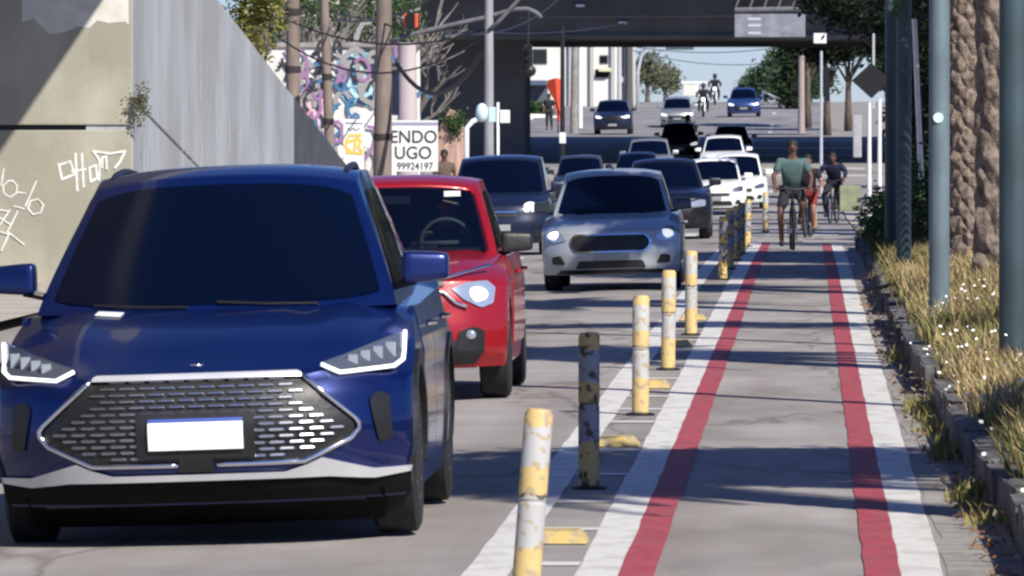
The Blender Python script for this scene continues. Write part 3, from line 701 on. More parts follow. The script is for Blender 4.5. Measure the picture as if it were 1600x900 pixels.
hb = dict(L=3.9, W=1.68, H=1.5, zb=.2, wr=.30, belt=.95, yb=.9, yt=1.6, yr=3.3, ye=3.75, gb=.73, gt=.60, det=0)
suv = dict(L=4.4, W=1.78, H=1.66, zb=.24, wr=.35, belt=1.08, yb=1.05, yt=1.75, yr=3.7, ye=4.25, gb=.78, gt=.64, det=0, front=[(.24,.06),(.35,.0),(.6,0),(.8,.03),(.95,.1)], hood=[(0,.88),(.2,.98),(.6,1.05),(1.05,1.09)], mz=1.15)
litm = M['lamp']
def vanfront(c, r):
    simple_front(c, r, gw=.3, gz0=.62, gz1=.72, hz=.77, hx=(.40,.70), lit=M['lens'], chromebar=True)
    mb = MB(); mb.ell(c.front_pt(.52, .77, .012), (.12,.03,.085), 14, 8); mb.build('lamp_bulb', litm, r, smooth=True)
mk('van_car', van, M['navy'], 'dark navy tall hatchback between the red car and grey-blue hatchback, chrome bar', -4.95, 112.5, front=vanfront)
mk('sedan_car', dict(sed, H=1.5, W=1.76, det=1, hood=[(0,.76),(.2,.86),(.6,.93),(1.0,.97)]), M['black_paint'], 'dark teal-blue car half hidden on the right of the grey-blue hatchback', -2.66, 129.5, front=F(gz0=.42, gz1=.62, gw=.5))
mk('hatchback_car', dict(hb, H=1.55, W=1.72), M['white'], 'white hatchback with a wide grille beside the dark bollards, in front of another white car', -2.53, 190, front=F(gz0=.52, gz1=.6, hz=.7, lit=M['reflector']))
mk('hatchback_car', dict(hb, H=1.6, W=1.72), M['white'], 'white car partly behind the other white hatchback, next to the cyclist in teal', -2.02, 201, 0, front=F(gz0=.5, gz1=.6, lit=M['lampdk']))
mk('suv_car', suv, M['white'], 'white SUV in the dip, behind the two white hatchbacks', -3.14, 262, front=F(gz0=.62, gz1=.76, hz=.83))
mk('sedan_car', sed, M['black_paint'], 'black car in bridge shade, directly behind the white SUV', -3.13, 287, front=F())
mk('hatchback_car', dict(hb, H=1.55), M['dkgrey'], 'dark grey hatchback with a bright headlight cluster, left lane behind the navy tall hatchback', -6.95, 214, front=F(lit=M['reflector']))
mk('sedan_car', dict(sed, H=1.5), M['navy'], 'navy car in the left lane, roof glinting above the grey-blue hatchback', -5.6, 230, front=F())
mk('suv_car', dict(suv, H=1.66), M['silver'], 'grey-green SUV with one bright headlight in the shade before the bridge', -5.75, 254, front=F(lit=litm, gz0=.62, gz1=.76, hz=.83))
mk('hatchback_car', hb, M['black_paint'], 'small black car with both lamps lit under the bridge, behind the grey-green SUV', -5.35, 291, front=F(lit=litm))
mk('hatchback_car', dict(hb, H=1.5), M['silver'], 'silver hatchback just beyond the bridge, dark grille, in the middle lane', -6.42, 345, front=F(gz0=.42, gz1=.6, lit=M['lamp']))
mk('suv_car', dict(suv, L=4.3, H=1.6), M['navy'], 'dark navy SUV with chrome nose beyond the bridge, in front of the white building', -9.0, 324, front=F(lit=litm, gz0=.7, gz1=.8, hz=.82, chromebar=True))
mk('sedan_car', dict(sed, H=1.5), M['blue2'], 'blue sedan coming down the slope beside the two motorcycles', -3.32, 362, front=F(gz0=.34, gz1=.56, gw=.45, lit=M['lamp'], low=False))
mk('estate_car', dict(hb, L=4.2), M['white'], 'white parked car seen side-on beyond the silver hatchback, below the bare trees', -10.6, 415, 72, front=F())
# ------------------------------------------------------------------ concrete ramp on the left
WY = 88.4; WX = -8.5
cl = mat('ramp_concrete_warm', (.47,.455,.37), .9, col2=(.37,.36,.30), scale=1.0, bump=.25, bscale=14, contrast=(.2,.75))
cg = mat('ramp_concrete_grey', (.52,.55,.58), .85, col2=(.40,.425,.46), scale=.6, bump=.15, bscale=14, stretch=(1,.22,.1), contrast=(.3,.75))
cd_ = mat('ramp_concrete_shaded', (.075,.085,.105), .9, var=.35, scale=1.5, bump=.2)  # ramp concrete darkened in its colour, painting the shadow at the far end
stain(cl, (.6,3,.35), .72, 1.3); stain(cg, (3,.22,.07), .84, 1.6); stain(cg, (1,1,1), .85, .5)
capm = mat('whitewash', (.7,.68,.62), .85, var=.2, scale=4)
ramp = empty('ramp_wall', (WX, WY, 0), 0, 'concrete flyover ramp with a warm front face and a grey streaked side sloping down behind the cars', 'ramp')
def rz(Y):    # ramp top
    a = px2z(0, 88.4+12.9)
    return a+(Y-101.3)*((px2z(255, 129)-a)/(129-101.3))
def rbox(name, y0, y1, zb0, zb1, zt0, zt1, x0, x1, m, bev=.02):
    mb = MB(); vs = [(x0,y0,zb0),(x1,y0,zb0),(x1,y1,zb1),(x0,y1,zb1),(x0,y0,zt0),(x1,y0,zt0),(x1,y1,zt1),(x0,y1,zt1)]
    mb.add([(a-WX, b-WY, c) for a, b, c in vs], [(3,2,1,0),(4,5,6,7),(0,1,5,4),(1,2,6,5),(2,3,7,6),(3,0,4,7)])
    return mb.build(name, m, ramp, bevel=bev)
jz = 1.93
rbox('front_panel', WY, WY+.8, -.2, -.2, jz-.035, jz-.035, -20, WX-.02, cl)
rbox('front_panel', WY, WY+.8, jz+.03, jz+.03, 6.6, 6.6, -20, WX-.02, cl)
rbox('joint_core', WY+.09, WY+.7, 0, 0, 6.4, 6.4, -19.9, WX-.1, M['black'], 0)
mb = MB()                                    # whitewashed upper patch with ragged lower edge
edge = [(-9.9,3.25),(-9.75,3.3),(-9.55,3.1),(-9.35,3.13),(-9.2,3.2),(-9.05,3.18),(-8.95,3.27),(-8.8,3.24),(-8.6,3.26),(WX-.05,3.22)]
vs = [(x-WX, -.004, z) for x, z in edge]+[(x-WX, -.004, 4.6) for x, z in edge]; n = len(edge)
mb.add(vs, [(i, i+1, i+1+n, i+n) for i in range(n-1)]); mb.build('whitewash_patch', capm, ramp)
# grey side made of two courses of panels
y = WY; k = 0
for y0, y1 in ((WY+.03, 98.5), (98.53, 108.5), (108.53, 116.2)):
    m_ = cg
    j0, j1 = jz+.35-(y0-WY)*.095, jz+.35-(y1-WY)*.095
    rbox('side_panel', y0, y1, -.2, -.2, j0-.02, j1-.02, WX-.6, WX, m_)
    rbox('side_panel', y0, y1, j0+.02, j1+.02, rz(y0), rz(y1), WX-.6, WX, m_)
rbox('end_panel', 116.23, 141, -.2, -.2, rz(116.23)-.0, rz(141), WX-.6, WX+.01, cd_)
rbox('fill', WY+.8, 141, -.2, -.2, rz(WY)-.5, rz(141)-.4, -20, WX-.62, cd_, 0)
# unseen overhead deck added to shade the upper left of the ramp front
dk = empty('shading_deck', (-12, 50, 0), 0, 'unseen concrete flyover deck overhead on the left, added to shade the ramp front', 'bridge')
mb = MB(); mb.box((.0+6.19-6.2, -13, 8.45), (12.38, 98, .9)); mb.build('deck', cl, dk, bevel=.04)
mb = MB(); mb.box((6.0, -13, 9.3), (.25, 98, .85)); mb.build('added_parapet', cl, dk, bevel=.02)
for yy in (-45, -15, 12):
    mb = MB(); mb.box((1, yy, 3.9), (1.6, 1.4, 8.2)); mb.build('pier', cl, dk, bevel=.1)
# white graffiti tags on the ramp front: flat painted strokes
def strokes(name, lst, Y, m, par, wdt=.035, off=-.006):
    mb = MB()
    for s in lst:
        pts = [P(px, py, Y) for px, py in s]
        for a, b in zip(pts, pts[1:]):
            d = (b-a); d.y = 0; L = d.length
            if L < 1e-5: continue
            d /= L; nrm = Vector((-d.z, 0, d.x))*wdt/2; a2 = a-d*wdt*.3; b2 = b+d*wdt*.3
            i = len(mb.v)*(1e-4 if len(lst) < 15 else 2e-5)
            mb.add([(q.x, Y+off-i, q.z) for q in (a2-nrm, a2+nrm, b2+nrm, b2-nrm)], [(0,1,2,3)])
    o = mb.build(name, m, None, fix=False)
    o.data.transform(Matrix.Translation(-Vector(par.location))); o.parent = par; return o
gw = mat('graffiti_white', (.80,.80,.78), .6, col2=(.6,.6,.55), scale=8)
strokes('graffiti_tag', [[(92,256),(97,280),(117,272),(110,252),(92,258)],[(118,240),(121,298)],[(128,240),(131,292)],[(112,268),(134,264)],
  [(140,262),(142,284),(152,278),(150,258),(140,262)],[(155,282),(156,250),(146,236),(172,240),(196,236),(188,252),(180,262)],[(160,262),(160,246),(166,244),(167,264)]], WY, gw, ramp, .032)
strokes('graffiti_scribble', [[(6,264),(2,290)],[(14,282),(5,290),(6,302),(16,308),(26,302),(27,290),(20,282),(12,283)],[(26,300),(40,302)],[(57,283),(40,322)],[(22,322),(38,326)],
  [(60,311),(48,314),(44,326),(52,335),(64,332),(68,320),(60,311)],[(0,340),(18,352)],[(0,328),(14,330),(0,352)],[(28,330),(12,362),(38,382)],[(0,362),(14,366),(2,392)],[(16,328),(4,345)]], WY, gw, ramp, .02)
drip = mat('white_drips', (.74,.76,.76), .7, col2=(.5,.52,.54), scale=6)
def drips():
    rnd = random.Random(8); mb = MB()
    for k in range(46):
        yy = rnd.choice([rnd.uniform(89.2, 91.2), rnd.uniform(95, 106)]); zt2 = rnd.uniform(1.2, 3.2) if yy > 94 else rnd.uniform(.9, 1.9); L = rnd.uniform(.25, .9); w2 = rnd.uniform(.015, .06)
        mb.add([(.004, yy-w2-WY, zt2-L), (.004, yy+w2-WY, zt2-L), (.004, yy+w2*.7-WY, zt2), (.004, yy-w2*.7-WY, zt2)], [(0,1,2,3)])
    o = mb.build('paint_drips', drip, ramp, fix=False); o['kind'] = 'stuff'
drips()
# ------------------------------------------------------------------ bridge over the road
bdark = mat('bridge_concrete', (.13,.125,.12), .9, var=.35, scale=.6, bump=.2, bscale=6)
BG = 279.0
br = empty('road_bridge', (0, BG, 0), 0, 'dark wide concrete bridge crossing over the road with cars queued beneath', 'bridge')
zt = px2z(60, BG)
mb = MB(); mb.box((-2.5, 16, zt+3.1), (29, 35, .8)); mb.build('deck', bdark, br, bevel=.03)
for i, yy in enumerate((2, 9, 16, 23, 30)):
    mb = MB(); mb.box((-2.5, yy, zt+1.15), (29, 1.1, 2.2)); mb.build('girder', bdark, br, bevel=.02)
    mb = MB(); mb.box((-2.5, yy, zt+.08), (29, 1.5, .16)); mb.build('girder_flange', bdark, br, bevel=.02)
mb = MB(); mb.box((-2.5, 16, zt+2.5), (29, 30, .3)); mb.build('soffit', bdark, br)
mb = MB(); mb.tube([(-11.5, .9, px2z(26, BG)), (-3.0, .9, px2z(24, BG)), (0, .9, px2z(23, BG))], .055, 8); mb.build('conduit', M['greyc'], br)
for px, py in ((972,35),(905,8),(700,55)):
    mb = MB(); mb.box((px2x(px, BG), 1.3, px2z(py, BG)), (.35,.2,.1)); mb.build('deck_lamp', M['satin'], br, bevel=.02)
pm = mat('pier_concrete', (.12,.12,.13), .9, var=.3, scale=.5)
PX0, PX1 = px2x(655, 287), px2x(820, 287)
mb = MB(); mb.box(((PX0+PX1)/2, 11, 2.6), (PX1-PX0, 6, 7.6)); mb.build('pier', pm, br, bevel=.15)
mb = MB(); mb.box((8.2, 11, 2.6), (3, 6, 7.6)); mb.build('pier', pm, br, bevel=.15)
# swirl graffiti on the pier
def strokes3(name, lst, Y, m, wdt, par, off=-.01): return strokes(name, lst, Y, m, par, wdt, off)
strokes3('pier_tag', [[(668,108),(676,100),(682,90),(692,85),(698,92),(694,102),(684,104),(680,98)]], 287, gw, .06, br, -.02)
# sign gantry seen from behind, right of the bridge
gx0, gx1 = px2x(1148, 270), px2x(1258, 270)
g = empty('sign_gantry', (0, 270, 0), 0, 'grey sign panel seen hanging in front of the bridge above the bike lane', 'sign')
pg_ = mat('gantry_panel', (.24,.26,.29), .6, col2=(.15,.16,.18), scale=2.5)
mb = MB(); mb.box(((gx0+gx1)/2, 0, px2z(40, 270)), (gx1-gx0, .08, px2z(22,270)-px2z(58,270))); mb.build('panel', pg_, g, bevel=.01)
mb = MB(); mb.tube([(gx0, 0, px2z(16,270)), (gx1+.1, 0, px2z(14,270))], .1, 8); mb.tube([(gx0, 0, px2z(-14,270)), (gx1+4, 0, px2z(-14,270))], .1, 8)
for i in range(6): x = gx0+(gx1-gx0)*i/5; mb.tube([(x,0,px2z(16,270)),(x+(gx1-gx0)/10*(1 if i < 5 else 0),0,px2z(-14,270))], .04, 6)
mb.build('truss', M['greyc'], g)
for z_ in (30, 40, 52):
    mb = MB(); mb.box(((gx0*.72+gx1*.28), -.05, px2z(z_, 270)), (.5,.02,.1)); mb.build('panel_bracket', M['satin'], g)
mb = MB(); mb.tube([(gx1+4, 0, gz(3,270)-.2), (gx1+4, 0, px2z(-20,270))], .16, 10); mb.build('mast', M['greyc'], g)
# ------------------------------------------------------------------ murals, walls, sign boards, poles on the left
MW = 172.0
mural = empty('mural_wall', (0, MW, 0), 0, 'cream wall covered in graffiti with a big blue mural, behind the ramp', 'wall')
cream = mat('cream_wall', (.8,.78,.72), .85, col2=(.55,.53,.5), scale=1.2, contrast=(.3,.6))
x0, x1 = px2x(405, MW), px2x(655, MW)
mb = MB(); mb.box(((x0+x1)/2, .2, (px2z(72, MW)-.5)/2), (x1-x0, .35, px2z(72, MW)+.5)); mb.build('wall', cream, mural, bevel=.02)
mb = MB(); mb.box(((x0+x1)/2, .2, px2z(70, MW)), (x1-x0+.1, .5, .12)); mb.build('coping', M['conc'], mural, bevel=.02)
def blob(name, pts, Y, m, par, off):
    c = [P(px, py, Y) for px, py in pts]; mb = MB(); mb.add([(p.x-par.location.x, off, p.z) for p in c], [tuple(range(len(c)))]); return mb.build(name, m, par)
mixb = mat('mural_blue', (.02,.12,.26), .7, col2=(.35,.62,.72), scale=2.6, contrast=(.42,.6))
blob('blue_mural', [(528,92),(545,78),(570,74),(585,84),(590,120),(586,150),(576,168),(560,162),(545,168),(532,150),(526,120)], MW, mixb, mural, -.012)
lb = mat('mural_pale_blue', (.5,.74,.8), .7, var=.3, scale=5); db = mat('mural_dark_blue', (.008,.03,.09), .7)
strokes3('mural_line', [[(533,110),(540,128),(546,134),(548,120),(556,104),(564,100),(568,116),(566,130),(558,136)],[(545,96),(556,90),(572,92)],[(534,118),(536,106),(542,96),(552,86)],[(548,140),(556,150),(570,150),(578,140)],[(574,120),(580,140),(576,156)]], MW, lb, .1, mural, -.03)
strokes3('mural_line', [[(540,98),(548,92),(560,96),(566,92),(576,98)],[(552,108),(554,126),(562,130)],[(582,96),(584,124)],[(530,130),(536,142),(544,146)],[(560,158),(570,160),(580,152)]], MW, db, .12, mural, -.045)
pk = mat('mural_pink', (.62,.28,.4), .7, col2=(.75,.6,.62), scale=4)
blob('pink_patch', [(468,160),(480,148),(500,146),(512,150),(515,196),(498,200),(480,186)], MW, pk, mural, -.012)
gray_scr = mat('spray_dark', (.03,.03,.035), .7)
strokes3('black_scribble', [[(474,96),(484,104),(476,112),(490,120),(498,108),(508,112)],[(490,84),(500,96),(496,124),(508,132)],[(470,132),(490,138),(512,134)],[(505,90),(512,104)],[(445,100),(452,112),(448,124)]], MW, gray_scr, .13, mural, -.016)
strokes3('white_scribble', [[(478,90),(488,96),(500,86)],[(482,116),(494,128),(506,120)],[(470,126),(486,130)]], MW, gw, .09, mural, -.03)
def scribbles(name, n, m, seed, wdt, off, x0=440, x1=645, y0=76, y1=250):
    rnd = random.Random(seed); L = []
    for k in range(n):
        cx, cy = rnd.uniform(x0, x1), rnd.uniform(y0, y1); a = rnd.uniform(0, 6.28); s = []; r_ = rnd.uniform(7, 18)
        for q in range(rnd.randint(4, 9)): a += rnd.uniform(.1, 1.1); cx += math.cos(a)*r_*.5; cy += math.sin(a)*r_*.8; s.append((cx, cy))
        L.append(s)
    o = strokes(name, L, MW, m, mural, wdt, off); o['kind'] = 'stuff'
scribbles('spray_scribbles', 34, gray_scr, 3, .07, -.05); scribbles('spray_scribbles', 22, mat('spray_blue', (.05,.16,.3), .7), 4, .08, -.054); scribbles('spray_scribbles', 18, mat('spray_violet', (.3,.16,.3), .7), 5, .08, -.058)
scribbles('spray_scribbles', 26, mat('spray_grey', (.3,.29,.28), .7), 6, .12, -.046)
yl = mat('mural_yellow', (.75,.5,.08), .7)
wp = empty('painted_hoarding', (0, MW-4, 0), 0, 'white hoarding panel with a yellow lettered logo beside the brown pole', 'hoarding')
mb = MB(); q = px2x(536, MW-4), px2x(568, MW-4); mb.box(((q[0]+q[1])/2, 0, (px2z(186, MW-4)-.4)/2), (q[1]-q[0], .08, px2z(186, MW-4)+.4)); mb.build('board', M['white'], wp, bevel=.01)
strokes('yellow_logo', [[(543,216),(540,230),(548,236)],[(544,222),(556,218),(554,234)],[(558,216),(564,220),(560,230),(566,236)],[(542,238),(566,240)],[(546,212),(564,211)]], MW-4, yl, wp, .07, -.05)
strokes('small_writing', [[(544,200),(548,204),(552,200),(556,204),(562,200)],[(540,192),(566,193)]], MW-4, gray_scr, wp, .02, -.05)
def textobj(s, size, loc, m, par, name='lettering', ext=.003, sx=1.):
    cu = bpy.data.curves.new(name, 'FONT'); cu.body = s; cu.size = size; cu.extrude = ext; cu.align_x = 'CENTER'; cu.offset = .006*size*2
    o = bpy.data.objects.new(name, cu); C.objects.link(o); dg = bpy.context.evaluated_depsgraph_get(); dg.update()
    me = bpy.data.meshes.new_from_object(o.evaluated_get(dg)); bpy.data.objects.remove(o)
    me.transform(Matrix.Diagonal((sx, 1, 1, 1))); me.transform(Matrix.Rotation(R(90), 4, 'X'))
    o = link(name, me, m, par, loc=loc); me.materials.clear(); me.materials.append(m); return o
SB = 160.0
sb = empty('sale_board', (0, SB, 0), 0, 'white for-sale board with dark hand lettering and a phone number, by the brown pole', 'sign')
u0, u1 = px2x(596, SB), px2x(684, SB); zt_, zb_ = px2z(188, SB), px2z(268, SB)
mb = MB(); mb.box(((u0+u1)/2, 0, (zt_+zb_)/2), (u1-u0, .05, zt_-zb_)); mb.build('board', mat('board_white', (.78,.77,.74), .7, var=.12, scale=3), sb, bevel=.005)
mb = MB(); mb.box(((u0+u1)/2, -.03, px2z(193, SB)), (u1-u0, .02, .06)); mb.build('top_band', mat('board_band', (.3,.3,.42), .7), sb)
ink = mat('board_ink', (.04,.04,.045), .8)
textobj('ENDO', .40, (px2x(646, SB), -.03, px2z(223, SB)), ink, sb, sx=.95)
textobj('UGO', .40, (px2x(645, SB), -.03, px2z(248, SB)), ink, sb, sx=.95)
textobj('99924197', .23, (px2x(648, SB), -.03, px2z(265, SB)), ink, sb, sx=.9)
for x in (u0+.05, u1-.05):
    mb = MB(); mb.box((x, .06, zb_/2-.2), (.06,.06,zb_+.5)); mb.build('post', M['greyc'], sb)
polem = mat('brown_pole', (.24,.19,.16), .9, var=.35, scale=5, bump=.3, stretch=(1,1,.3)); band = mat('pole_band', (.03,.025,.025), .8)
def pole(name, px, pyb, pyt, Y, r, label, m=None, bands=(), lean=0, group=None, cat='pole', top=None):
    x = px2x(px, Y); z0 = gz(x, Y)-.2; z1 = px2z(pyt, Y); e = empty(name, (x, Y, z0), 0, label, cat, group)
    mb = MB(); mb.tube([(0,0,0),(lean*(z1-z0)/2,0,(z1-z0)/2),(lean*(z1-z0),0,z1-z0)], [r*1.15, r, r*.88], 14); o = mb.build('shaft', m or polem, e, smooth=False); smooth_angle(o, 50)
    for b in bands:
        zz = px2z(b, Y)-z0; mb = MB(); mb.lathe([(r*1.12,-.07),(r*1.12,.07)], (lean*zz,0,zz), 14, 'z'); mb.build('band', band, e)
    return e
pole('utility_pole', 457, 0, -60, 158, .16, 'thick brown utility pole rising just behind the ramp edge', bands=(18, 108))
pole('utility_pole', 519, 0, -60, 162, .11, 'thinner brown pole between the ramp and the blue mural', lean=-.035, bands=(120, 190))
pole('utility_pole', 596, 0, -60, 155, .19, 'large brown pole with pale bands right of the blue mural', lean=.01, bands=(214,))
pole('wall_column', 636, 0, 70, 165, .24, 'pale pink painted round column above the for-sale board', m=mat('pink_column', (.52,.46,.45), .85, col2=(.4,.34,.34), scale=2, stretch=(1,1,.3)), cat='column')
bn = empty('banner_sign', (0, 157, 0), 0, 'dark navy vertical banner on a grey bracket, left of the pink column', 'banner')
mb = MB(); a, b = px2x(601,157), px2x(623,157); mb.box(((a+b)/2,0,(px2z(102,157)+px2z(180,157))/2),(b-a,.05,px2z(102,157)-px2z(180,157))); mb.build('cloth', M['navycloth'], bn, bevel=.01)
mb = MB(); mb.tube([(px2x(608,157),-.08,gz(-9,157)-.2),(px2x(609,157),-.08,px2z(108,157)),(px2x(620,157),-.08,px2z(108,157))], .05, 8); mb.tube([(px2x(596,157),-.08,px2z(108,157)),(px2x(620,157),-.08,px2z(108,157))], .045, 8); mb.build('bracket', M['greyc'], bn)
# red-brick / pink pillar with ivy and the white shelter frame
pl = empty('gate_pillar', (px2x(706, 178), 178, gz(-9,178)), 0, 'salmon plastered pillar with rounded top and a green climber, beside the shelter', 'pillar')
mb = MB(); prof = [(-.42,-.2),(-.42,1.9),(-.3,2.45),(-.05,2.9),(.15,2.8),(.36,2.3),(.42,1.8),(.42,-.2)]
mb.prism(prof, -.2, .2); mb.build('pillar', mat('salmon_plaster', (.55,.36,.29), .9, var=.35, scale=3, stretch=(3,3,.4)), pl, bevel=.03)
sh = empty('shelter_frame', (0, 140, 0), 0, 'white metal shelter frame with curved arm and two white boxes beside the pier', 'shelter')
sx = lambda p: px2x(p, 140); sz = lambda p: px2z(p, 140)
mb = MB(); mb.tube([(sx(729),0,-.3),(sx(729),0,sz(200)),(sx(738),0,sz(190)),(sx(750),0,sz(184)),(sx(760),0,sz(180))], .055, 8, flat=.7); mb.tube([(sx(778),0,-.3),(sx(778),0,sz(160))], .03, 8); mb.build('frame', M['white'], sh, smooth=True)
mb = MB(); mb.box((sx(789),0,sz(182)), (.2,.12,.26)); mb.build('white_box', M['white'], sh, bevel=.02)
mb = MB(); mb.ell((sx(753),0,sz(176)), (.13,.12,.19), 14, 10); mb.build('lamp_globe', mat('pale_teal', (.6,.75,.76), .4), sh, smooth=True)
mb = MB(); mb.box((sx(769),0,sz(179)), (.14,.1,.3)); mb.build('meter_box', mat('pale_teal2', (.5,.68,.72), .5), sh, bevel=.02)
# light pole left with curved arms
lp = pole('street_light', 764, 0, -60, 150, .10, 'tall grey lamp post with crossing arms in front of the dark pier', m=mat('galvanised', (.33,.33,.34), .6, var=.25, scale=4, stretch=(1,1,.2)), cat='street lamp')
x_ = lp.location.x; z_ = lp.location.z; Lc = lambda px, py, dy=0: (px2x(px,150)-x_, dy, px2z(py,150)-z_)
mb = MB(); mb.tube([Lc(608,65),Lc(640,54),Lc(700,40),Lc(760,27),Lc(805,14),Lc(825,14),Lc(838,20),Lc(846,28)], .05, 8); mb.build('traffic_arm', M['greyc'], lp, smooth=True)
mb = MB(); mb.tube([Lc(764,48,-.1),Lc(785,28,-.1),Lc(810,0,-.1),Lc(830,-20,-.1)], .045, 8); mb.build('lamp_arm', M['greyc'], lp, smooth=True)
# traffic lights
def tlight(px, py, Y, label, m=None, hgt=.95, par=None, postpx=None):
    x, z = px2x(px, Y), px2z(py, Y); e = empty('traffic_light', (x, Y, z), 0, label, 'traffic light')
    mb = MB(); mb.box((0,0,0), (.3,.22,hgt)); mb.build('housing', m or M['black'], e, bevel=.03)
    for k in (-1, 0, 1):
        mb = MB(); mb.tube([(0,-.11,k*hgt*.3),(0,-.26,k*hgt*.3-.02)], .1, 12); mb.build('visor', M['black'], e)
    return e
t = tlight(642, 32, 150, 'orange-red backed traffic light hanging on the arm in front of the bridge', mat('signal_orange', (.75,.09,.04), .5), .3)
t = tlight(825, 90, 240, 'black traffic light hanging beside the white building, right of the pier', None, .9)
mb = MB(); mb.tube([(0,0,.4),(0,0,1.6)], .05, 8); mb.build('hanger', M['black'], t)
mb = MB(); mb.ell((.02,-.1,-.45), (.26,.15,.22), 12, 8); mb.build('round_backplate', M['black'], t, smooth=True)
# ------------------------------------------------------------------ beyond the bridge: white building, poles, parasol, hedge
BY = 392.0
wb = empty('white_building', (0, BY, 0), 0, 'tall white sunlit building with grey columns seen through the bridge opening', 'building')
wm = mat('white_plaster', (.74,.72,.66), .85, col2=(.62,.6,.55), scale=.6)
def bpart(name, p0, p1, q0, q1, dy, dep, m, par=wb, Y=BY, bev=.03):
    a, b = px2x(p0, Y), px2x(p1, Y); t_, b_ = px2z(q0, Y), px2z(q1, Y); mb = MB(); mb.box(((a+b)/2, dy+dep/2, (t_+b_)/2), (b-a, dep, t_-b_)); return mb.build(name, m, par, bevel=bev)
bpart('wall', 800, 988, -20, 200, 0, 8, wm)
bpart('roof_slab', 795, 992, -28, -20, -.5, 9, M['conc'])
for p in (892, 925, 958, 981): bpart('column', p-3, p+3, -18, 198, -.25, .25, mat('column_grey', (.42,.42,.41), .8))
for (a, b, c, d) in ((833,855,76,100),(899,905,95,112),(937,950,86,100),(966,975,72,120),(966,975,128,172),(930,952,108,122)): 
    f = bpart('window', a, b, c, d, -.06, .06, M['greyc']); bpart('pane', a+1, b-1, c+2, d-2, -.09, .03, M['glass2'], par=f if False else wb, bev=0)
bpart('sign_box', 936, 955, 106, 112, -.5, .4, mat('pale_sign', (.6,.62,.4), .6))
bpart('awning', 820, 856, 126, 134, -3, 3, mat('blue_awning', (.07,.1,.17), .7), bev=.05)
bpart('shopfront', 820, 856, 134, 158, -.15, .15, mat('shopfront_dark', (.08,.1,.14), .6))
hd = empty('planter_hedge', (0, 360, 0), 0, 'clipped green hedge behind a low white kerb wall in front of the white building', 'hedge')
def box_at(name, p0, p1, q0, q1, Y, dep, m, label=None, cat=None, par=None, bev=.03):
    a, b = px2x(p0, Y), px2x(p1, Y); t_, b_ = px2z(q0, Y), px2z(q1, Y); mb = MB(); yy = 0 if par else Y
    if par: a -= par.location.x; b -= par.location.x; t_ -= par.location.z; b_ -= par.location.z
    mb.box(((a+b)/2, yy+dep/2, (t_+b_)/2), (b-a, dep, t_-b_)); o = mb.build(name, m, par, bevel=bev)
    if label: tag(o, label, cat)
    return o
box_at('low_wall', 818, 852, 178, 190, 360, .5, M['white'], par=hd); box_at('low_wall', 862, 878, 181, 190, 360, .5, M['white'], par=hd)
pole('thin_pole', 879, 0, 40, 262, .085, 'black upright pole with a white collar in front of the white building', m=M['black'])
box_at('pole_foot', 874, 884, 207, 224, 261, .3, M['white'], 'white painted foot block around the black pole', 'post base')
pole('street_pole', 897, 0, 0, 330, .17, 'pale concrete pole just right of the black pole', m=M['conc'], lean=.01)
pole('street_pole', 907, 0, 10, 345, .1, 'slim white pole between the concrete pole and the navy SUV', m=M['white'])
pole('street_pole', 968, 0, 60, 350, .12, 'silver pole standing behind the navy SUV', m=M['satin'])
pole('street_pole', 983, 0, 60, 372, .2, 'broad dark pole at the right edge of the white building', m=M['dkgrey'] if False else mat('dark_pole', (.09,.085,.08), .8))
ps = empty('closed_parasol', (px2x(868, 330), 330, gz(-12,330)), 0, 'bright orange-red slanting parasol canopy beside the black pole', 'parasol')
mb = MB(); zc = px2z(122,330)-gz(-12,330)
mb.add([(-.36,0,zc-.1),(0,-.25,zc+.0),(.36,0,zc-.08),(.3,.3,zc-.3),(-.05,0,zc-1.05),(.1,-.1,zc-1.25),(.36,0,zc-1.15),(.2,.3,zc-1.3),(.1,0,zc-2.0),(.34,0,zc-2.1),(-.4,.1,zc-.45)],
 [(0,1,2,3),(0,10,4,5,1),(1,5,6,2),(2,6,7,3),(0,3,7,4,10),(4,8,9,5),(5,9,6),(6,9,7),(7,9,8,4)]); mb.build('canopy', mat('orange_cloth', (.75,.09,.04), .7, var=.2, scale=3), ps)
mb = MB(); mb.tube([(.12,0,0),(.1,0,zc)], .03, 8); mb.build('pole', M['black'], ps)
# far mast arm with sign in the opening
ma = empty('mast_arm_sign', (0, 380, 0), 0, 'curved white mast arm carrying a dark grey road sign, seen in the bridge opening', 'sign')
mb = MB(); Q = lambda px, py: (px2x(px,380), 0, px2z(py,380)); mb.tube([Q(996,180),Q(997,110),Q(1003,85),Q(1020,73),Q(1048,65)], .09, 8); mb.tube([Q(1003,85),Q(1012,68),Q(1022,64)], .07, 6); mb.build('arm', M['satin'], ma, smooth=True)
box_at('panel', 1040, 1084, 67, 78, 380, .1, mat('sign_back', (.07,.09,.1), .6), par=ma)
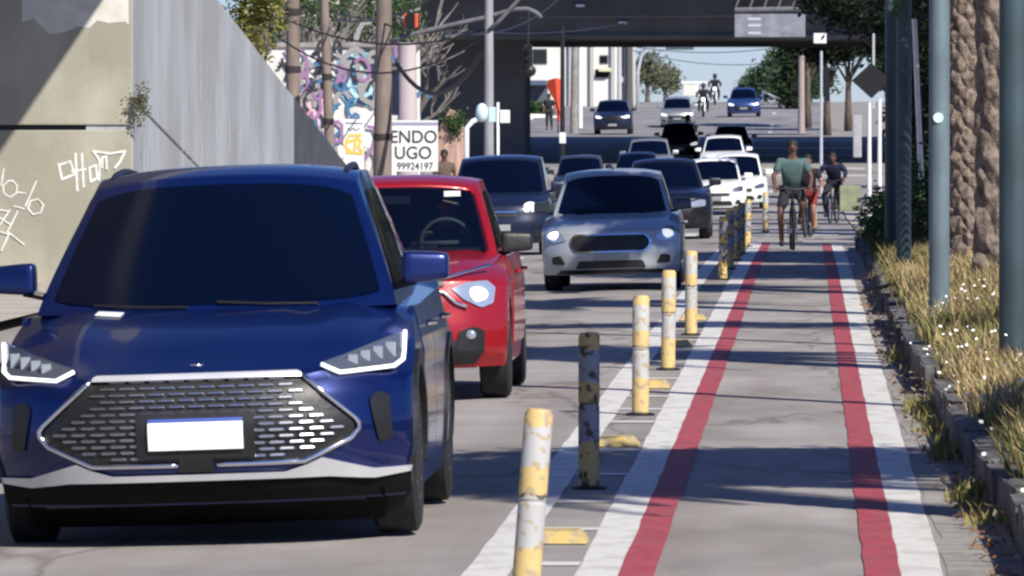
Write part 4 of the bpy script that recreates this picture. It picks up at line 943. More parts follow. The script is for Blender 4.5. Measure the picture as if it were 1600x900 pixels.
# overhead wires
def wire(name, p0, y0, p1, y1, sag, label, r=.02):
    a, b = P(*p0, y0), P(*p1, y1); pts = [a.lerp(b, t/16)+Vector((0,0,-sag*4*(t/16)*(1-t/16))) for t in range(17)]; mb = MB(); mb.tube(pts, r, 5); tag(mb.build(name, M['black'], smooth=True), label, 'cable', 'overhead cables')
wire('overhead_cable', (985,72), 360, (1290,60), 350, .5, 'uppermost cable crossing the sky under the bridge')
wire('overhead_cable', (985,78), 380, (1290,84), 380, .7, 'middle cable sagging across the sky under the bridge')
wire('overhead_cable', (620,100), 155, (764,60), 150, .9, 'thick cable looping from the brown pole to the lamp post', .05)
for k, (p0, y0, p1, y1, sg, lb) in enumerate((((430,22),158,(764,44),150,.5,'grey cable above the mural, upper'), ((440,62),158,(764,52),150,.8,'grey cable just over the wall coping'), ((457,8),158,(1000,30),277,.6,'long cable running to the bridge'), ((519,30),162,(700,-20),150,.3,'steep cable at the top of the bare trees'), ((596,16),155,(880,-8),240,.9,'cable in front of the bridge deck'), ((596,34),155,(764,8),150,.4,'short cable from the brown pole to the lamp post'))):
    wire('overhead_cable', p0, y0, p1, y1, sg, lb, .022)
# far white structures left and right of the crest
fb = empty('pale_kiosk', (0, 440, 0), 0, 'pale low kiosk with sloped white canopy at the crest behind the motorcycles', 'building')
box_at('wall', 1068, 1092, 132, 150, 440, 3, wm, par=fb); box_at('canopy', 1064, 1104, 127, 131, 439, 4, M['white'], par=fb)
mb = MB(); mb.tube([(px2x(1192,400),400,px2z(143,400)),(px2x(1235,395),395,px2z(164,395))], .07, 6); mb.tube([(px2x(1192,400),400,px2z(143,400)),(px2x(1192,400),400,gz(-3,400))], .05, 6); mb.tube([(px2x(1212,398),398,px2z(153,398)),(px2x(1212,398),398,gz(-3,398))], .05, 6)
tag(mb.build('guard_rail', M['white']), 'white sloping guard rail right of the blue sedan', 'railing')
# right side: shops/poles between tree trunks beyond the crossing
pole('street_pole', 1252, 0, 40, 330, .15, 'pinkish concrete pole right of the distant trees, under the gantry', m=mat('pinkish_concrete', (.38,.31,.3), .85, var=.2))
pole('sign_pole', 1283, 0, 80, 235, .05, 'thin pole with small white sign in front of the dark trees', m=M['satin'])
box_at('small_sign', 1271, 1291, 52, 68, 235, .06, M['white'], 'small white sign board on the thin pole before the dark trees', 'sign')
box_at('shop_sign', 1287, 1296, 105, 158, 300, .3, mat('pale_shop', (.6,.6,.55), .6), 'narrow pale shop sign glimpsed between dark trees', 'sign')
box_at('notice_board', 1333, 1346, 180, 246, 180, .12, mat('notice_grey', (.42,.42,.44), .7, var=.2), 'tall pale notice slab standing right of the cyclist in dark blue', 'board')
for i, (p, y_, t_, lb) in enumerate(((1358, 150, 160, 'left white post of the pair under the diamond sign'), (1374, 150, 155, 'right white post of the pair under the diamond sign'))):
    pole('sign_post', p, 0, t_, y_, .045, lb, m=M['white'], cat='post')
ds = empty('diamond_sign', (px2x(1361,150), 150, px2z(126,150)), 0, 'black diamond shaped sign back on the white post pair', 'sign')
mb = MB(); mb.prism([(-.42,0),(0,-.38),(.42,0),(0,.38)], 0, .03); mb.build('plate', M['black'], ds)
mb = MB(); mb.box((.05,.05,.2),(.05,.05,1.6)); mb.build('post', M['satin'], ds)
# wire fence low wall right behind the crossing
box_at('garden_wall', 1312, 1345, 290, 330, 128, .5, mat('green_block', (.3,.32,.2), .85, var=.3), 'low greenish planter wall at the end of the verge', 'planter')
# ------------------------------------------------------------------ teal posts on the verge
tm = mat('teal_post_paint', (.14,.20,.22), .55, col2=(.10,.135,.155), scale=5, bump=.1, stretch=(1,1,.35))
tm2 = mat('dimmed_teal_post_paint', (.05,.085,.10), .55, col2=(.03,.05,.06), scale=5, stretch=(1,1,.35))  # teal post paint darkened in colour, shade painted onto the far posts
def tpost(px, pyb, r, m, label, lean=0):
    s = None; Y = 1.92*FOC/(pyb-200)*.93; x = px2x(px, Y); z0 = vz(x, Y)-.1
    e = empty('verge_post', (x, Y, z0), 0, label, 'post', 'teal posts along the verge'); e.rotation_euler = (0, lean, 0)
    mb = MB(); mb.tube([(0,0,0),(0,0,3),(0,0,6.5)], [r, r, r*.96], 20); o = mb.build('shaft', m, e); smooth_angle(o, 60)
    mb = MB(); mb.lathe([(r*1.25,0),(r*1.25,.14),(r*1.02,.17)], n=20, axis='z'); mb.build('collar', m, e)
    return e, Y
tpost(1583, 612, .10, tm2, 'nearest teal post at the right edge, its paint darkened for the shade, in the flowering weeds')
e1, Y1 = tpost(1467, 520, .09, tm, 'paler blue-grey post left of the palm trunk, with a small round white sticker')
mb = MB(); mb.lathe([(.045,0),(.045,.01)], (-.01, -.10, px2z(184, Y1)-e1.location.z), 14, 'y'); mb.build('sticker', mat('sticker', (.6,.8,.75), .5), e1)
tpost(1412, 440, .085, tm2, 'third teal post, deep in tree shade beside the verge')
tpost(1392, 405, .085, tm2, 'fourth post, thin and dark against the hedge')
pole('white_pole', 1446, 0, 30, 100, .04, 'thin white leaning pipe between two teal posts', m=M['white'], lean=-.045)
# ------------------------------------------------------------------ people and two-wheelers
def skin_mesh(verts, edges, rad, name, m, parent, sub=1, root=0):
    me = bpy.data.meshes.new(name); me.from_pydata([tuple(v) for v in verts], edges, []); o = bpy.data.objects.new(name, me); C.objects.link(o)
    md = o.modifiers.new('k', 'SKIN'); md.use_smooth_shade = True
    for i, sv in enumerate(me.skin_vertices[0].data):
        r = rad[i]; sv.radius = r if isinstance(r, tuple) else (r, r); sv.use_root = (i == root)
    s2 = o.modifiers.new('s', 'SUBSURF'); s2.levels = sub; s2.render_levels = sub
    clean_apply(o); o.data.name = name; o.data.materials.clear(); o.data.materials.append(m); o.parent = parent
    for p in o.data.polygons: p.use_smooth = True
    return o
def person(root, J, skin, shirt, pants, hair=None, helmet=None, shoes=None, short=True, longsleeve=False):
    """J: joint positions local; one continuous body, clothes as children"""
    V = lambda k: Vector(J[k])
    up = (V('neck')-V('pel')).normalized()
    names = ['pel','waist','chest','neck','headb','heada']; pts = [V('pel'), V('pel').lerp(V('neck'), .35), V('pel').lerp(V('neck'), .75), V('neck'), V('head')-Vector((0,0,.05)), V('head')+Vector((0,0,.07))]
    rad = [(.15,.11), (.14,.10), (.18,.115), (.06,.06), (.075,.09), (.07,.085)]; ed = [(0,1),(1,2),(2,3),(3,4),(4,5)]
    def chain(start, ks, rs):
        a = start
        for k, r in zip(ks, rs): pts.append(Vector(k)); rad.append(r); ed.append((a, len(pts)-1)); a = len(pts)-1
        return a
    for s in 'lr':
        h = V('hand'+s); e_ = V('elb'+s); d = (h-e_).normalized()
        a = chain(2, [V('sh'+s), V('sh'+s).lerp(e_, .5), e_, e_.lerp(h, .5), h], [.065, .052, .043, .038, .027])
        side = d.cross(Vector((0,0,1))).normalized() if abs(d.z) < .9 else Vector((1,0,0))
        palm = h+d*.06; b = chain(a, [palm], [(.035,.018)])
        for q, off in enumerate((-.03,-.01,.01,.03)):
            p0 = palm+side*off; chain(b, [p0+d*.025, p0+d*(.05+.008*(1.5-abs(q-1.5)))+Vector((0,0,-.03))], [.009, .008])
        chain(a, [h+side*.035+d*.03, h+side*.045+d*.06+Vector((0,0,-.015))], [.011, .009])
        chain(0, [V('hip'+s), V('hip'+s).lerp(V('kn'+s), .5), V('kn'+s), V('kn'+s).lerp(V('an'+s), .4), V('an'+s), V('an'+s)+Vector((0,-.13,-.05))], [.09, .08, .06, .055, .04, (.04,.03)])
    b = skin_mesh(pts, ed, rad, 'body', skin, root)
    mb = MB(); hd = V('head'); mb.ell(hd, (.078,.095,.115), 16, 12); mb.ell(hd+Vector((0,-.095,-.01)), (.014,.022,.022), 8, 6)
    for s in (-1,1): mb.ell(hd+Vector((s*.08,.0,-.005)), (.012,.022,.032), 8, 6)
    mb.build('head', skin, b, smooth=True)
    mb = MB()
    for s in (-1,1): mb.ell(hd+Vector((s*.03,-.085,.012)), (.012,.01,.007), 8, 6)
    mb.box(hd+Vector((0,-.088,-.05)), (.04,.008,.008)); mb.build('face_marks', M['hair'], b)
    mb = MB(); mb.ell(hd+Vector((0,.018,.042)), (.094,.108,.10), 14, 10)
    if helmet: mb = MB(); mb.ell(hd+Vector((0,.005,.02)), (.125,.15,.15), 16, 12); mb.build('helmet', helmet, b, smooth=True)
    else: mb.build('hair', hair or M['hair'], b, smooth=True)
    # shirt
    pts = [V('pel')+up*.0, V('pel').lerp(V('neck'), .35), V('pel').lerp(V('neck'), .75), V('neck')-up*.03]; rad = [(.18,.15), (.18,.16), (.225,.175), .085]; ed = [(0,1),(1,2),(2,3)]
    for s in 'lr':
        e_ = V('elb'+s); h = V('hand'+s)
        if longsleeve: chain(2, [V('sh'+s), e_, h], [.085,.062,.042])
        else: chain(2, [V('sh'+s), V('sh'+s).lerp(e_, .75)], [.088,.07])
    skin_mesh(pts, ed, rad, 'shirt', shirt, b)
    pts = [V('pel')]; rad = [(.165,.13)]; ed = []
    for s in 'lr':
        if short: chain(0, [V('hip'+s), V('hip'+s).lerp(V('kn'+s), .45), V('hip'+s).lerp(V('kn'+s), .85)], [.11, .10, .085])
        else: chain(0, [V('hip'+s), V('hip'+s).lerp(V('kn'+s), .5), V('kn'+s), V('an'+s).lerp(V('kn'+s), .1)], [.105, .095, .075, .06])
    skin_mesh(pts, ed, rad, 'trousers' if not short else 'shorts', pants, b)
    for s in 'lr':
        mb = MB(); a = V('an'+s); mb.ell(a+Vector((0,-.06,-.05)), (.048,.13,.045), 12, 8); mb.build('shoe', shoes or M['black'], b, smooth=True)
    return b
def bicycle(root, fm=None, wr=.33):
    fm = fm or M['black']; fw = (0,-.52,wr); rw = (0,.52,wr); bb = (0,.08,.29); st = (0,.22,.80); hd = (0,-.36,.88); hd2 = (0,-.40,.72)
    for c in (fw, rw):
        e = empty('wheel', c); e.parent = root
        mb = MB(); mb.tube([(0, wr*math.cos(a), wr*math.sin(a)) for a in [2*math.pi*k/32 for k in range(32)]], .022, 8, closed=True); mb.build('tyre', M['rubber'], e, smooth=True)
        mb = MB(); 
        for k in range(14): a = 2*math.pi*k/14; mb.tube([(0,0,0),(0,wr*.95*math.cos(a),wr*.95*math.sin(a))], .003, 4)
        mb.tube([(-.05,0,0),(.05,0,0)], .02, 8); mb.build('spokes', M['chrome'], e)
    mb = MB()
    for a, b in ((bb,st),(bb,hd2),(st,hd),(hd,hd2),(bb,rw),(st,rw)): mb.tube([a,b], .018, 8)
    mb.build('frame', fm, root, smooth=True)
    mb = MB(); mb.tube([hd2,(.04,-.46,.6),(.045,-.52,wr)], .013, 6); mb.tube([hd2,(-.04,-.46,.6),(-.045,-.52,wr)], .013, 6); mb.build('fork', fm, root)
    mb = MB(); mb.tube([hd,(0,-.36,.98)], .016, 6); mb.tube([(-.30,-.28,1.0),(-.22,-.36,1.0),(0,-.38,.98),(.22,-.36,1.0),(.30,-.28,1.0)], .014, 8); mb.build('handlebar', M['black'], root)
    mb = MB(); mb.tube([st,(0,.25,.92)], .014, 6); mb.ell((0,.24,.94), (.07,.14,.035), 12, 6); mb.build('saddle', M['black'], root, smooth=True)
    mb = MB(); mb.tube([(-.06,.08,.29),(.06,.08,.29)], .02, 8); mb.tube([(.07,.08,.29),(.08,.08,.12)], .01, 6); mb.tube([(-.07,.08,.29),(-.08,.08,.46)], .01, 6)
    mb.box((.13,.08,.12),(.09,.07,.02)); mb.box((-.13,.08,.46),(.09,.07,.02)); mb.build('crank', M['chrome'], root)
def rider_joints(lean=.1, kl=.0, kr=.0, stand=False):
    return dict(pel=(0,.22,1.0), neck=(0,-.0,1.5), head=(0,-.04,1.67), shl=(-.20,.0,1.43), shr=(.20,.0,1.43), elbl=(-.31,-.06,1.19), elbr=(.31,-.06,1.19),
      handl=(-.29,-.25,1.04), handr=(.29,-.25,1.04), hipl=(-.10,.2,.95), hipr=(.10,.2,.95), knl=(-.15,-.16,.78), knr=(.13,-.05,.58), anl=(-.13,.07,.52), anr=(.13,.06,.2))
def cyclist(px, py, label, blabel, shirt, pants, skin, scale=1., rz=0, J=None, fm=None, yoff=0, long=False, short=True):
    Y = 1.92*FOC/(py-200) if py > 250 else yoff; Y = yoff or Y
    x = px2x(px, Y); z = gz(x, Y)+.006
    b = empty('bicycle', (x, Y, z), rz, blabel, 'bicycle'); b.scale = (scale,)*3; bicycle(b, fm)
    p = empty('person', (x, Y, z), rz, label, 'person'); p.scale = (scale,)*3
    person(p, J or rider_joints(), skin, shirt, pants, short=short, longsleeve=long)
J1 = rider_joints(); J1.update(knl=(-.20,-.12,.62), anl=(-.17,.08,.14), knr=(.17,-.16,.76), anr=(.13,.07,.5))
cyclist(1238, 383, 'cyclist in a teal T-shirt and dark shorts riding towards us on the bike lane', 'dark bicycle ridden by the person in the teal T-shirt', M['teal'], M['darkcloth'], M['skin2'], 1.0, .04, J1, yoff=115.5)
cyclist(1262, 0, 'cyclist in dark red clothes half hidden behind the rider in teal', 'dark bicycle of the half hidden rider behind the one in teal', M['darkcloth'], M['redcloth'], M['skin'], .86, -.1, yoff=132)
J3 = rider_joints(); J3.update(knl=(-.2,-.1,.65), anl=(-.17,0,.22), knr=(.15,-.12,.7), anr=(.14,.05,.4), head=(0,-.15,1.52), neck=(0,-.1,1.38), shl=(-.19,-.08,1.33), shr=(.19,-.08,1.33))
cyclist(1302, 0, 'cyclist in dark navy top bent over the handlebar, right of the rider in teal', 'bicycle of the rider in dark navy on the pale pavement', M['navycloth'], M['darkcloth'], M['skin2'], 1.0, -.15, J3, yoff=165, short=False, long=True)
def motorbike(px, Y, label, plabel, lab_h, bm_, lit=True, rz=0):
    x = px2x(px, Y); z = gz(x, Y)+.005; b = empty('motorcycle', (x, Y, z), rz, label, 'motorcycle')
    for y in (-.62, .62):
        e = empty('wheel', (0, y, .3)); e.parent = b
        mb = MB(); mb.tube([(0, .25*math.cos(a), .25*math.sin(a)) for a in [2*math.pi*k/24 for k in range(24)]], .055, 8, closed=True); mb.build('tyre', M['rubber'], e, smooth=True)
        mb = MB(); mb.lathe([(.2,-.02),(.2,.02)], n=20); mb.build('rim', M['greyc'], e)
    mb = MB(); mb.ell((0,-.02,.72), (.15,.32,.15), 14, 8); mb.ell((0,.1,.45), (.16,.3,.17), 12, 8); mb.build('tank_and_engine', bm_, b, smooth=True)
    mb = MB(); mb.box((0,.45,.78), (.24,.6,.1)); mb.build('seat', M['black'], b, bevel=.03)
    mb = MB(); mb.tube([(-.08,-.4,.85),(-.08,-.62,.3)], .03, 8); mb.tube([(.08,-.4,.85),(.08,-.62,.3)], .03, 8); mb.build('fork', M['satin'], b)
    mb = MB(); mb.tube([(-.36,-.22,1.03),(-.2,-.34,1.02),(.2,-.34,1.02),(.36,-.22,1.03)], .016, 8); mb.build('handlebar', M['black'], b)
    mb = MB(); mb.ell((0,-.48,.9), (.13,.1,.13), 14, 10); mb.build('headlamp_shell', bm_, b, smooth=True)
    mb = MB(); mb.ell((0,-.56,.9), (.095,.04,.095), 14, 8); mb.build('headlight', mat('bike_lamp', (1,.97,.9), .3, emit=2.5 if lit else .2), b, smooth=True)
    mb = MB(); mb.box((0,-.62,.6), (.16,.36,.03)); mb.build('mudguard', bm_, b, bevel=.01)
    for s in (-1,1): mb = MB(); mb.tube([(s*.25,-.3,1.03),(s*.33,-.3,1.2)], .008, 5); mb.ell((s*.34,-.3,1.23), (.06,.015,.04), 10, 6); mb.build('mirror', M['black'], b)
    p = empty('person', (x, Y, z), rz, plabel, 'person')
    J = dict(pel=(0,.3,.92), neck=(0,.12,1.42), head=(0,.06,1.6), shl=(-.2,.1,1.36), shr=(.2,.1,1.36), elbl=(-.34,-.02,1.16), elbr=(.34,-.02,1.16), handl=(-.33,-.2,1.07), handr=(.33,-.2,1.07),
      hipl=(-.12,.28,.88), hipr=(.12,.28,.88), knl=(-.24,-.08,.78), knr=(.24,-.08,.78), anl=(-.22,.08,.36), anr=(.22,.08,.36))
    person(p, J, M['skin2'], M['darkcloth'], M['navycloth'], helmet=lab_h, short=False, longsleeve=True)
motorbike(1117, 398, 'black motorcycle with white headlamp at the crest, right one of the pair', 'helmeted rider of the right motorcycle, dark against the sky', M['black'], M['black_paint'])
motorbike(1099, 362, 'dark motorcycle with lit lamp, left and lower of the pair beside the blue sedan', 'helmeted rider in dark clothes on the lower left motorcycle', M['dkgrey'], M['black_paint'])
motorbike(1075, 296, 'dark scooter in the bridge shade between the silver car and the white SUV', 'rider in black on the scooter under the bridge', M['black'], M['redcloth'], rz=.2)
# two standing pedestrians far left
def stand(px, pyfoot, Y, label, shirt, pants, sc=1.):
    x = px2x(px, Y); p = empty('person', (x, Y, gz(x, Y)+.1 if Y < 200 else gz(x, Y)), 0, label, 'person'); p.scale = (sc,)*3
    J = dict(pel=(0,0,.95), neck=(0,0,1.45), head=(0,-.02,1.62), shl=(-.19,0,1.38), shr=(.19,0,1.38), elbl=(-.25,.02,1.12), elbr=(.25,.02,1.12), handl=(-.26,-.08,.88), handr=(.26,-.08,.88),
      hipl=(-.09,0,.9), hipr=(.09,0,.9), knl=(-.1,-.02,.5), knr=(.11,-.03,.5), anl=(-.1,.02,.09), anr=(.13,.0,.09))
    person(p, J, M['skin2'], shirt, pants, short=False)
stand(858, 190, 338, 'standing person in dark clothes on the far pavement left of the orange parasol', M['darkcloth'], M['darkcloth'])
stand(694, 240, 168, 'standing person in brown clothes in front of the salmon pillar', mat('brown_cloth', (.12,.08,.06), .9), M['darkcloth'])
# driver of the red car
p = empty('person', (0,0,0), 0, 'driver of the red car in dark top with both hands on the wheel', 'person'); 
J = dict(pel=(0,2.2,.72), neck=(0,2.2,1.2), head=(0,2.15,1.38), shl=(-.2,2.18,1.14), shr=(.2,2.18,1.14), elbl=(-.27,2.0,.98), elbr=(.27,2.0,.98), handl=(-.17,1.78,1.14), handr=(.17,1.78,1.14),
      hipl=(-.1,2.15,.7), hipr=(.1,2.15,.7), knl=(-.12,1.8,.76), knr=(.12,1.8,.76), anl=(-.12,1.55,.45), anr=(.12,1.55,.45))
for k in J: J[k] = (J[k][0]+.36, J[k][1], J[k][2])
person(p, J, M['skin'], M['darkcloth'], M['darkcloth'], short=False); p.location = r2.location; p.rotation_euler = r2.rotation_euler
for sx_ in (-.22, .24):
    pass
# ------------------------------------------------------------------ vegetation
def leafmat(name, c1, c2, scale=2., trans=.25):
    m = mat(name, c1, .75, col2=c2, scale=scale, contrast=(.35,.65), spec=.25)
    n = m.node_tree; p = n.nodes['Principled BSDF']; out = n.nodes['Material Output']
    t = n.nodes.new('ShaderNodeBsdfTranslucent'); src = p.inputs['Base Color'].links[0].from_socket; n.links.new(src, t.inputs[0])
    mx = n.nodes.new('ShaderNodeMixShader'); mx.inputs[0].default_value = trans; n.links.new(p.outputs[0], mx.inputs[1]); n.links.new(t.outputs[0], mx.inputs[2]); n.links.new(mx.outputs[0], out.inputs[0]); return m
LG = leafmat('leaf_dark', (.045,.08,.028), (.02,.04,.018)); LM = leafmat('leaf_mid', (.08,.14,.05), (.04,.08,.03)); LY = leafmat('leaf_yellowish', (.32,.27,.06), (.1,.14,.03), 3)
LB = leafmat('leaf_blackish', (.022,.032,.016), (.01,.015,.01)); DRY = leafmat('dead_frond', (.26,.19,.12), (.12,.09,.06), 5)
barkm = mat('bark', (.13,.1,.08), .9, var=.5, scale=8, bump=.5, stretch=(1,1,.3)); barkp = mat('grey_bark', (.27,.24,.22), .9, var=.4, scale=8, bump=.4, stretch=(1,1,.3))
def leaf_crown(blobs, n, size, rnd, flat=.5):
    """blobs: (x,y,z,rx,ry,rz); many small leaves spread through the volume in clumps"""
    mb = MB(); tot = sum(b[3]*b[4]*b[5] for b in blobs)
    vs = []; fs = []
    for (bx, by, bz, rx, ry, rz_) in blobs:
        cnt = int(n*rx*ry*rz_/tot); ncl = max(4, cnt//26)
        for c in range(ncl):
            d = Vector((rnd.gauss(0,1), rnd.gauss(0,1), rnd.gauss(0,1))).normalized()*(rnd.random()**.45)
            cx, cy, cz = bx+d.x*rx, by+d.y*ry, bz+d.z*rz_; cr = size*rnd.uniform(1.6, 3.2)
            for k in range(26):
                p = Vector((cx+rnd.gauss(0,cr*.6), cy+rnd.gauss(0,cr*.6), cz+rnd.gauss(0,cr*.5)))
                a = Vector((rnd.gauss(0,1), rnd.gauss(0,1), rnd.gauss(0,flat))).normalized(); b = a.cross(Vector((rnd.gauss(0,1), rnd.gauss(0,1), rnd.gauss(0,1)))).normalized()
                s = size*rnd.uniform(.5, 1.1); i = len(vs)
                vs += [p-a*s, p+b*s*.45, p+a*s, p-b*s*.45]; fs.append((i, i+1, i+2, i+3))
    mb.v = [tuple(v) for v in vs]; mb.f = fs; return mb
def tree(X, Y, h, blobs, n, size, lm, label, tr=.16, seed=1, group=None, bark=None, name='broadleaf_tree', lean=(0,0), limbs=7, cat='tree'):
    rnd = random.Random(seed); e = empty(name, (X, Y, gz(X, Y)-.05), rnd.uniform(0,.01), label, cat, group)
    mb = MB(); top = Vector((lean[0], lean[1], h))
    mb.tube([(0,0,0),(lean[0]*.2,lean[1]*.2,h*.35),(lean[0]*.6,lean[1]*.6,h*.7),top], [tr*1.3, tr, tr*.8, tr*.45], 10)
    for k in range(limbs):
        b = rnd.choice(blobs); s = Vector((lean[0], lean[1], h))*rnd.uniform(.5, .95); t = Vector((b[0]+rnd.uniform(-.6,.6)*b[3], b[1]+rnd.uniform(-.6,.6)*b[4], b[2]+rnd.uniform(-.5,.6)*b[5]))
        mb.tube([s, s.lerp(t,.5)+Vector((0,0,-.1*h*.3)), t], [tr*.45, tr*.28, tr*.08], 6)
    mb.build('trunk', bark or barkm, e, smooth=True)
    if n: leaf_crown(blobs, n, size, rnd).build('crown', lm, e, fix=False)
    return e
# right: dark dense trees along the pavement beyond the verge
rt = [(4.3, 98, 3.4, [(0,0,4.6,2.2,2.6,1.3),(-.9,2,4.9,1.2,2,1.0)], 'nearest dark evergreen tree overhanging the verge, top right'),
      (4.6, 118, 3.2, [(0,0,4.4,2.4,3,1.4),(-1.8,1,4.5,1.6,2.2,1.0),(0,0,2.0,1.6,2,1.6)], 'second dark evergreen tree, its crown reaching over the bike lane'),
      (5.2, 140, 3.2, [(0,0,4.6,2.8,3,1.6),(-2.2,0,4.9,2.0,2.2,1.3),(0,0,2.0,1.9,2,1.9)], 'third dark tree behind the diamond sign'),
      (6.6, 170, 3.6, [(0,0,5.4,3.4,4,2.2),(-3.2,0,5.6,2.6,3,1.5),(0,0,2.0,2.4,2,2.2)], 'dark tree behind the notice slab'),
      (7.6, 205, 4.0, [(0,0,6.2,4.2,4,2.6),(-4.2,0,6.6,3.0,3,1.7),(.5,0,2.2,2.9,2,2.4)], 'dark tree just before the bridge on the right'),
      (9.5, 240, 4.0, [(0,0,6.8,5,4,3.0),(-4.0,0,7.2,3.0,3,1.5),(-1,0,2.6,4,2,2.6)], 'farthest dark tree right of the sign gantry')]
for i, (X, Y, h, bl, lb) in enumerate(rt):
    tree(X, Y, h, bl, 15000, .085 if Y < 130 else .13, LB if i else LB, lb, .2, 30+i, 'dark trees on the right')
DS = leafmat('leaf_dense', (.03,.045,.02), (.012,.02,.01), 2., .08)
tree(4.2, 89, 3.8, [(0,0,5.6,2.8,5,1.2),(-1.6,0,5.5,1.9,5,.8)], 30000, .2, DS, 'wide dark evergreen behind the palms, shading the dull bollard cluster', .2, 81, 'dark trees on the right')
tree(4.2, 102, 3.8, [(0,0,5.8,2.8,6,1.2),(-1.8,0,5.8,1.9,5,.8)], 30000, .2, DS, 'wide dark evergreen over the end of the verge', .2, 82, 'dark trees on the right')
tree(2.9, 36, 3.6, [(-.7,-.2,4.6,2.0,2.1,.35),(.6,.2,4.8,1.2,1.5,.5)], 18000, .1, DS, 'small dense tree outside the right edge that throws the nearest shadow band', .1, 83, 'dark trees on the right')
tree(3.2, 64, 3.6, [(-.6,0,4.9,1.8,1.0,.3),(-2.6,0,5.0,1.3,.8,.25)], 7000, .1, DS, 'small tree outside the right edge between the palms', .1, 84, 'dark trees on the right')
tree(2.6, 190, 4.2, [(-1.2,0,6.3,1.8,3,1.2),(.5,0,4.6,1.3,2,1.6),(1,0,2,1.2,2,2)], 22000, .13, DS, 'dark tree hanging over the bike lane left of the diamond sign', .15, 78, 'dark trees on the right')
tree(2.9, 158, 3.0, [(-.6,0,5.2,1.6,3,1.5),(.2,0,3.2,1.3,2,1.6),(.4,0,1.4,1.3,2,1.3)], 20000, .12, DS, 'bushy dark tree directly behind the diamond sign posts', .15, 79, 'dark trees on the right')
tree(3.8, 222, 4.4, [(-1.6,0,7.2,1.9,3,1.6),(0,0,4.6,1.7,2,2.4),(.6,0,2,2,2,2)], 20000, .15, DS, 'dark tree under the gantry mast, beside the bridge shade', .15, 80, 'dark trees on the right')
tree(3.1, 134, 2.8, [(0,0,3.2,1.2,2,1.5),(.2,0,1.5,1.2,2,1.4),(0,0,4.9,1.4,2,.9)], 18000, .1, DS, 'dark tree between the thin dark post and the white leaning pipe', .14, 85, 'dark trees on the right')
# hedge mass low behind posts
def hedge(name, X, Y, r, label, lm, n=9000, size=.08, seed=3, cat='shrub'):
    rnd = random.Random(seed); e = empty(name, (X, Y, gz(X, Y)), 0, label, cat)
    leaf_crown([(0,0,r[2]*.75,*r)], n, size, rnd).build('foliage', lm, e, fix=False)
    mb = MB()
    for k in range(9): a = rnd.uniform(0,6.28); q = rnd.uniform(.3,.8); mb.tube([(math.cos(a)*.1,math.sin(a)*.1,-.05),(math.cos(a)*r[0]*q*.5,math.sin(a)*r[1]*q*.5,r[2]*.7),(math.cos(a)*r[0]*q,math.sin(a)*r[1]*q,r[2]*1.2)], .018, 5, r2=.006)
    mb.build('stem', barkm, e)
hedge('shrub', 1.55, 100, (.62,3.2,.8), 'dark bush at the far end of the verge beside the bike lane', LG, 9000, .05, 3)
hedge('shrub', 1.25, 112, (.45,2.4,.6), 'small green bush at the tip of the verge, below the cyclist in dark navy', LM, 5000, .05, 4)
hedge('shrub', 2.4, 92, (.8,3,1.4), 'tall dark shrub between the third teal post and the palm', LB, 9000, .06, 5)
hedge('shrub', 2.9, 106, (.9,4,2.1), 'tall dark shrub behind the white leaning pipe', LB, 14000, .07, 6)
hedge('shrub', 3.6, 126, (1.2,4,2.4), 'tall dark shrub behind the white post pair', LB, 14000, .08, 7)
hedge('shrub', 5.4, 190, (1.6,3,2.6), 'big dark shrub in front of the far dark trees', LB, 14000, .1, 8)
# planter hedge foliage beyond the bridge
leaf_crown([((px2x(838,360)), .9, px2z(170,360), .6, .5, .28)], 1200, .1, random.Random(3)).build('foliage', LM, hd, fix=False)
# far right green trees at the crest, and the ones on the left of the opening
for i, (px, Y, pyt, wpx, lb) in enumerate(((1228, 440, 72, 46, 'tall green tree at the right of the sky opening'), (1195, 470, 105, 34, 'lower green tree left of the tall one, at the crest'), (1250, 400, 95, 40, 'green tree behind the pinkish pole'))):
    X = px2x(px, Y); zt_ = px2z(pyt, Y)-gz(X, Y); wd = wpx*Y/FOC
    tree(X, Y, zt_*.5, [(0,0,zt_*.62,wd*.9,wd,zt_*.36),(-wd*.5,0,zt_*.42,wd*.7,wd*.7,zt_*.22),(wd*.6,0,zt_*.5,wd*.7,wd*.7,zt_*.25)], 7000, .2, leafmat('leaf_far', (.10,.16,.08), (.05,.09,.05), 1.2), lb, .2, 50+i, 'green trees at the crest')
for i, (px, Y, pyt, wpx, lb) in enumerate(((1012, 430, 80, 26, 'sparse grey-green tree behind the mast arm'), (1040, 450, 100, 26, 'sparse tree at the left of the sky opening above the kiosk'))):
    X = px2x(px, Y); zt_ = px2z(pyt, Y)-gz(X, Y); wd = wpx*Y/FOC
    tree(X, Y, zt_*.5, [(0,0,zt_*.62,wd*.9,wd,zt_*.4)], 1500, .16, leafmat('leaf_sparse', (.2,.22,.12), (.1,.1,.07), 1.2), lb, .14, 60+i, 'sparse trees left of the sky opening', barkp, limbs=22)
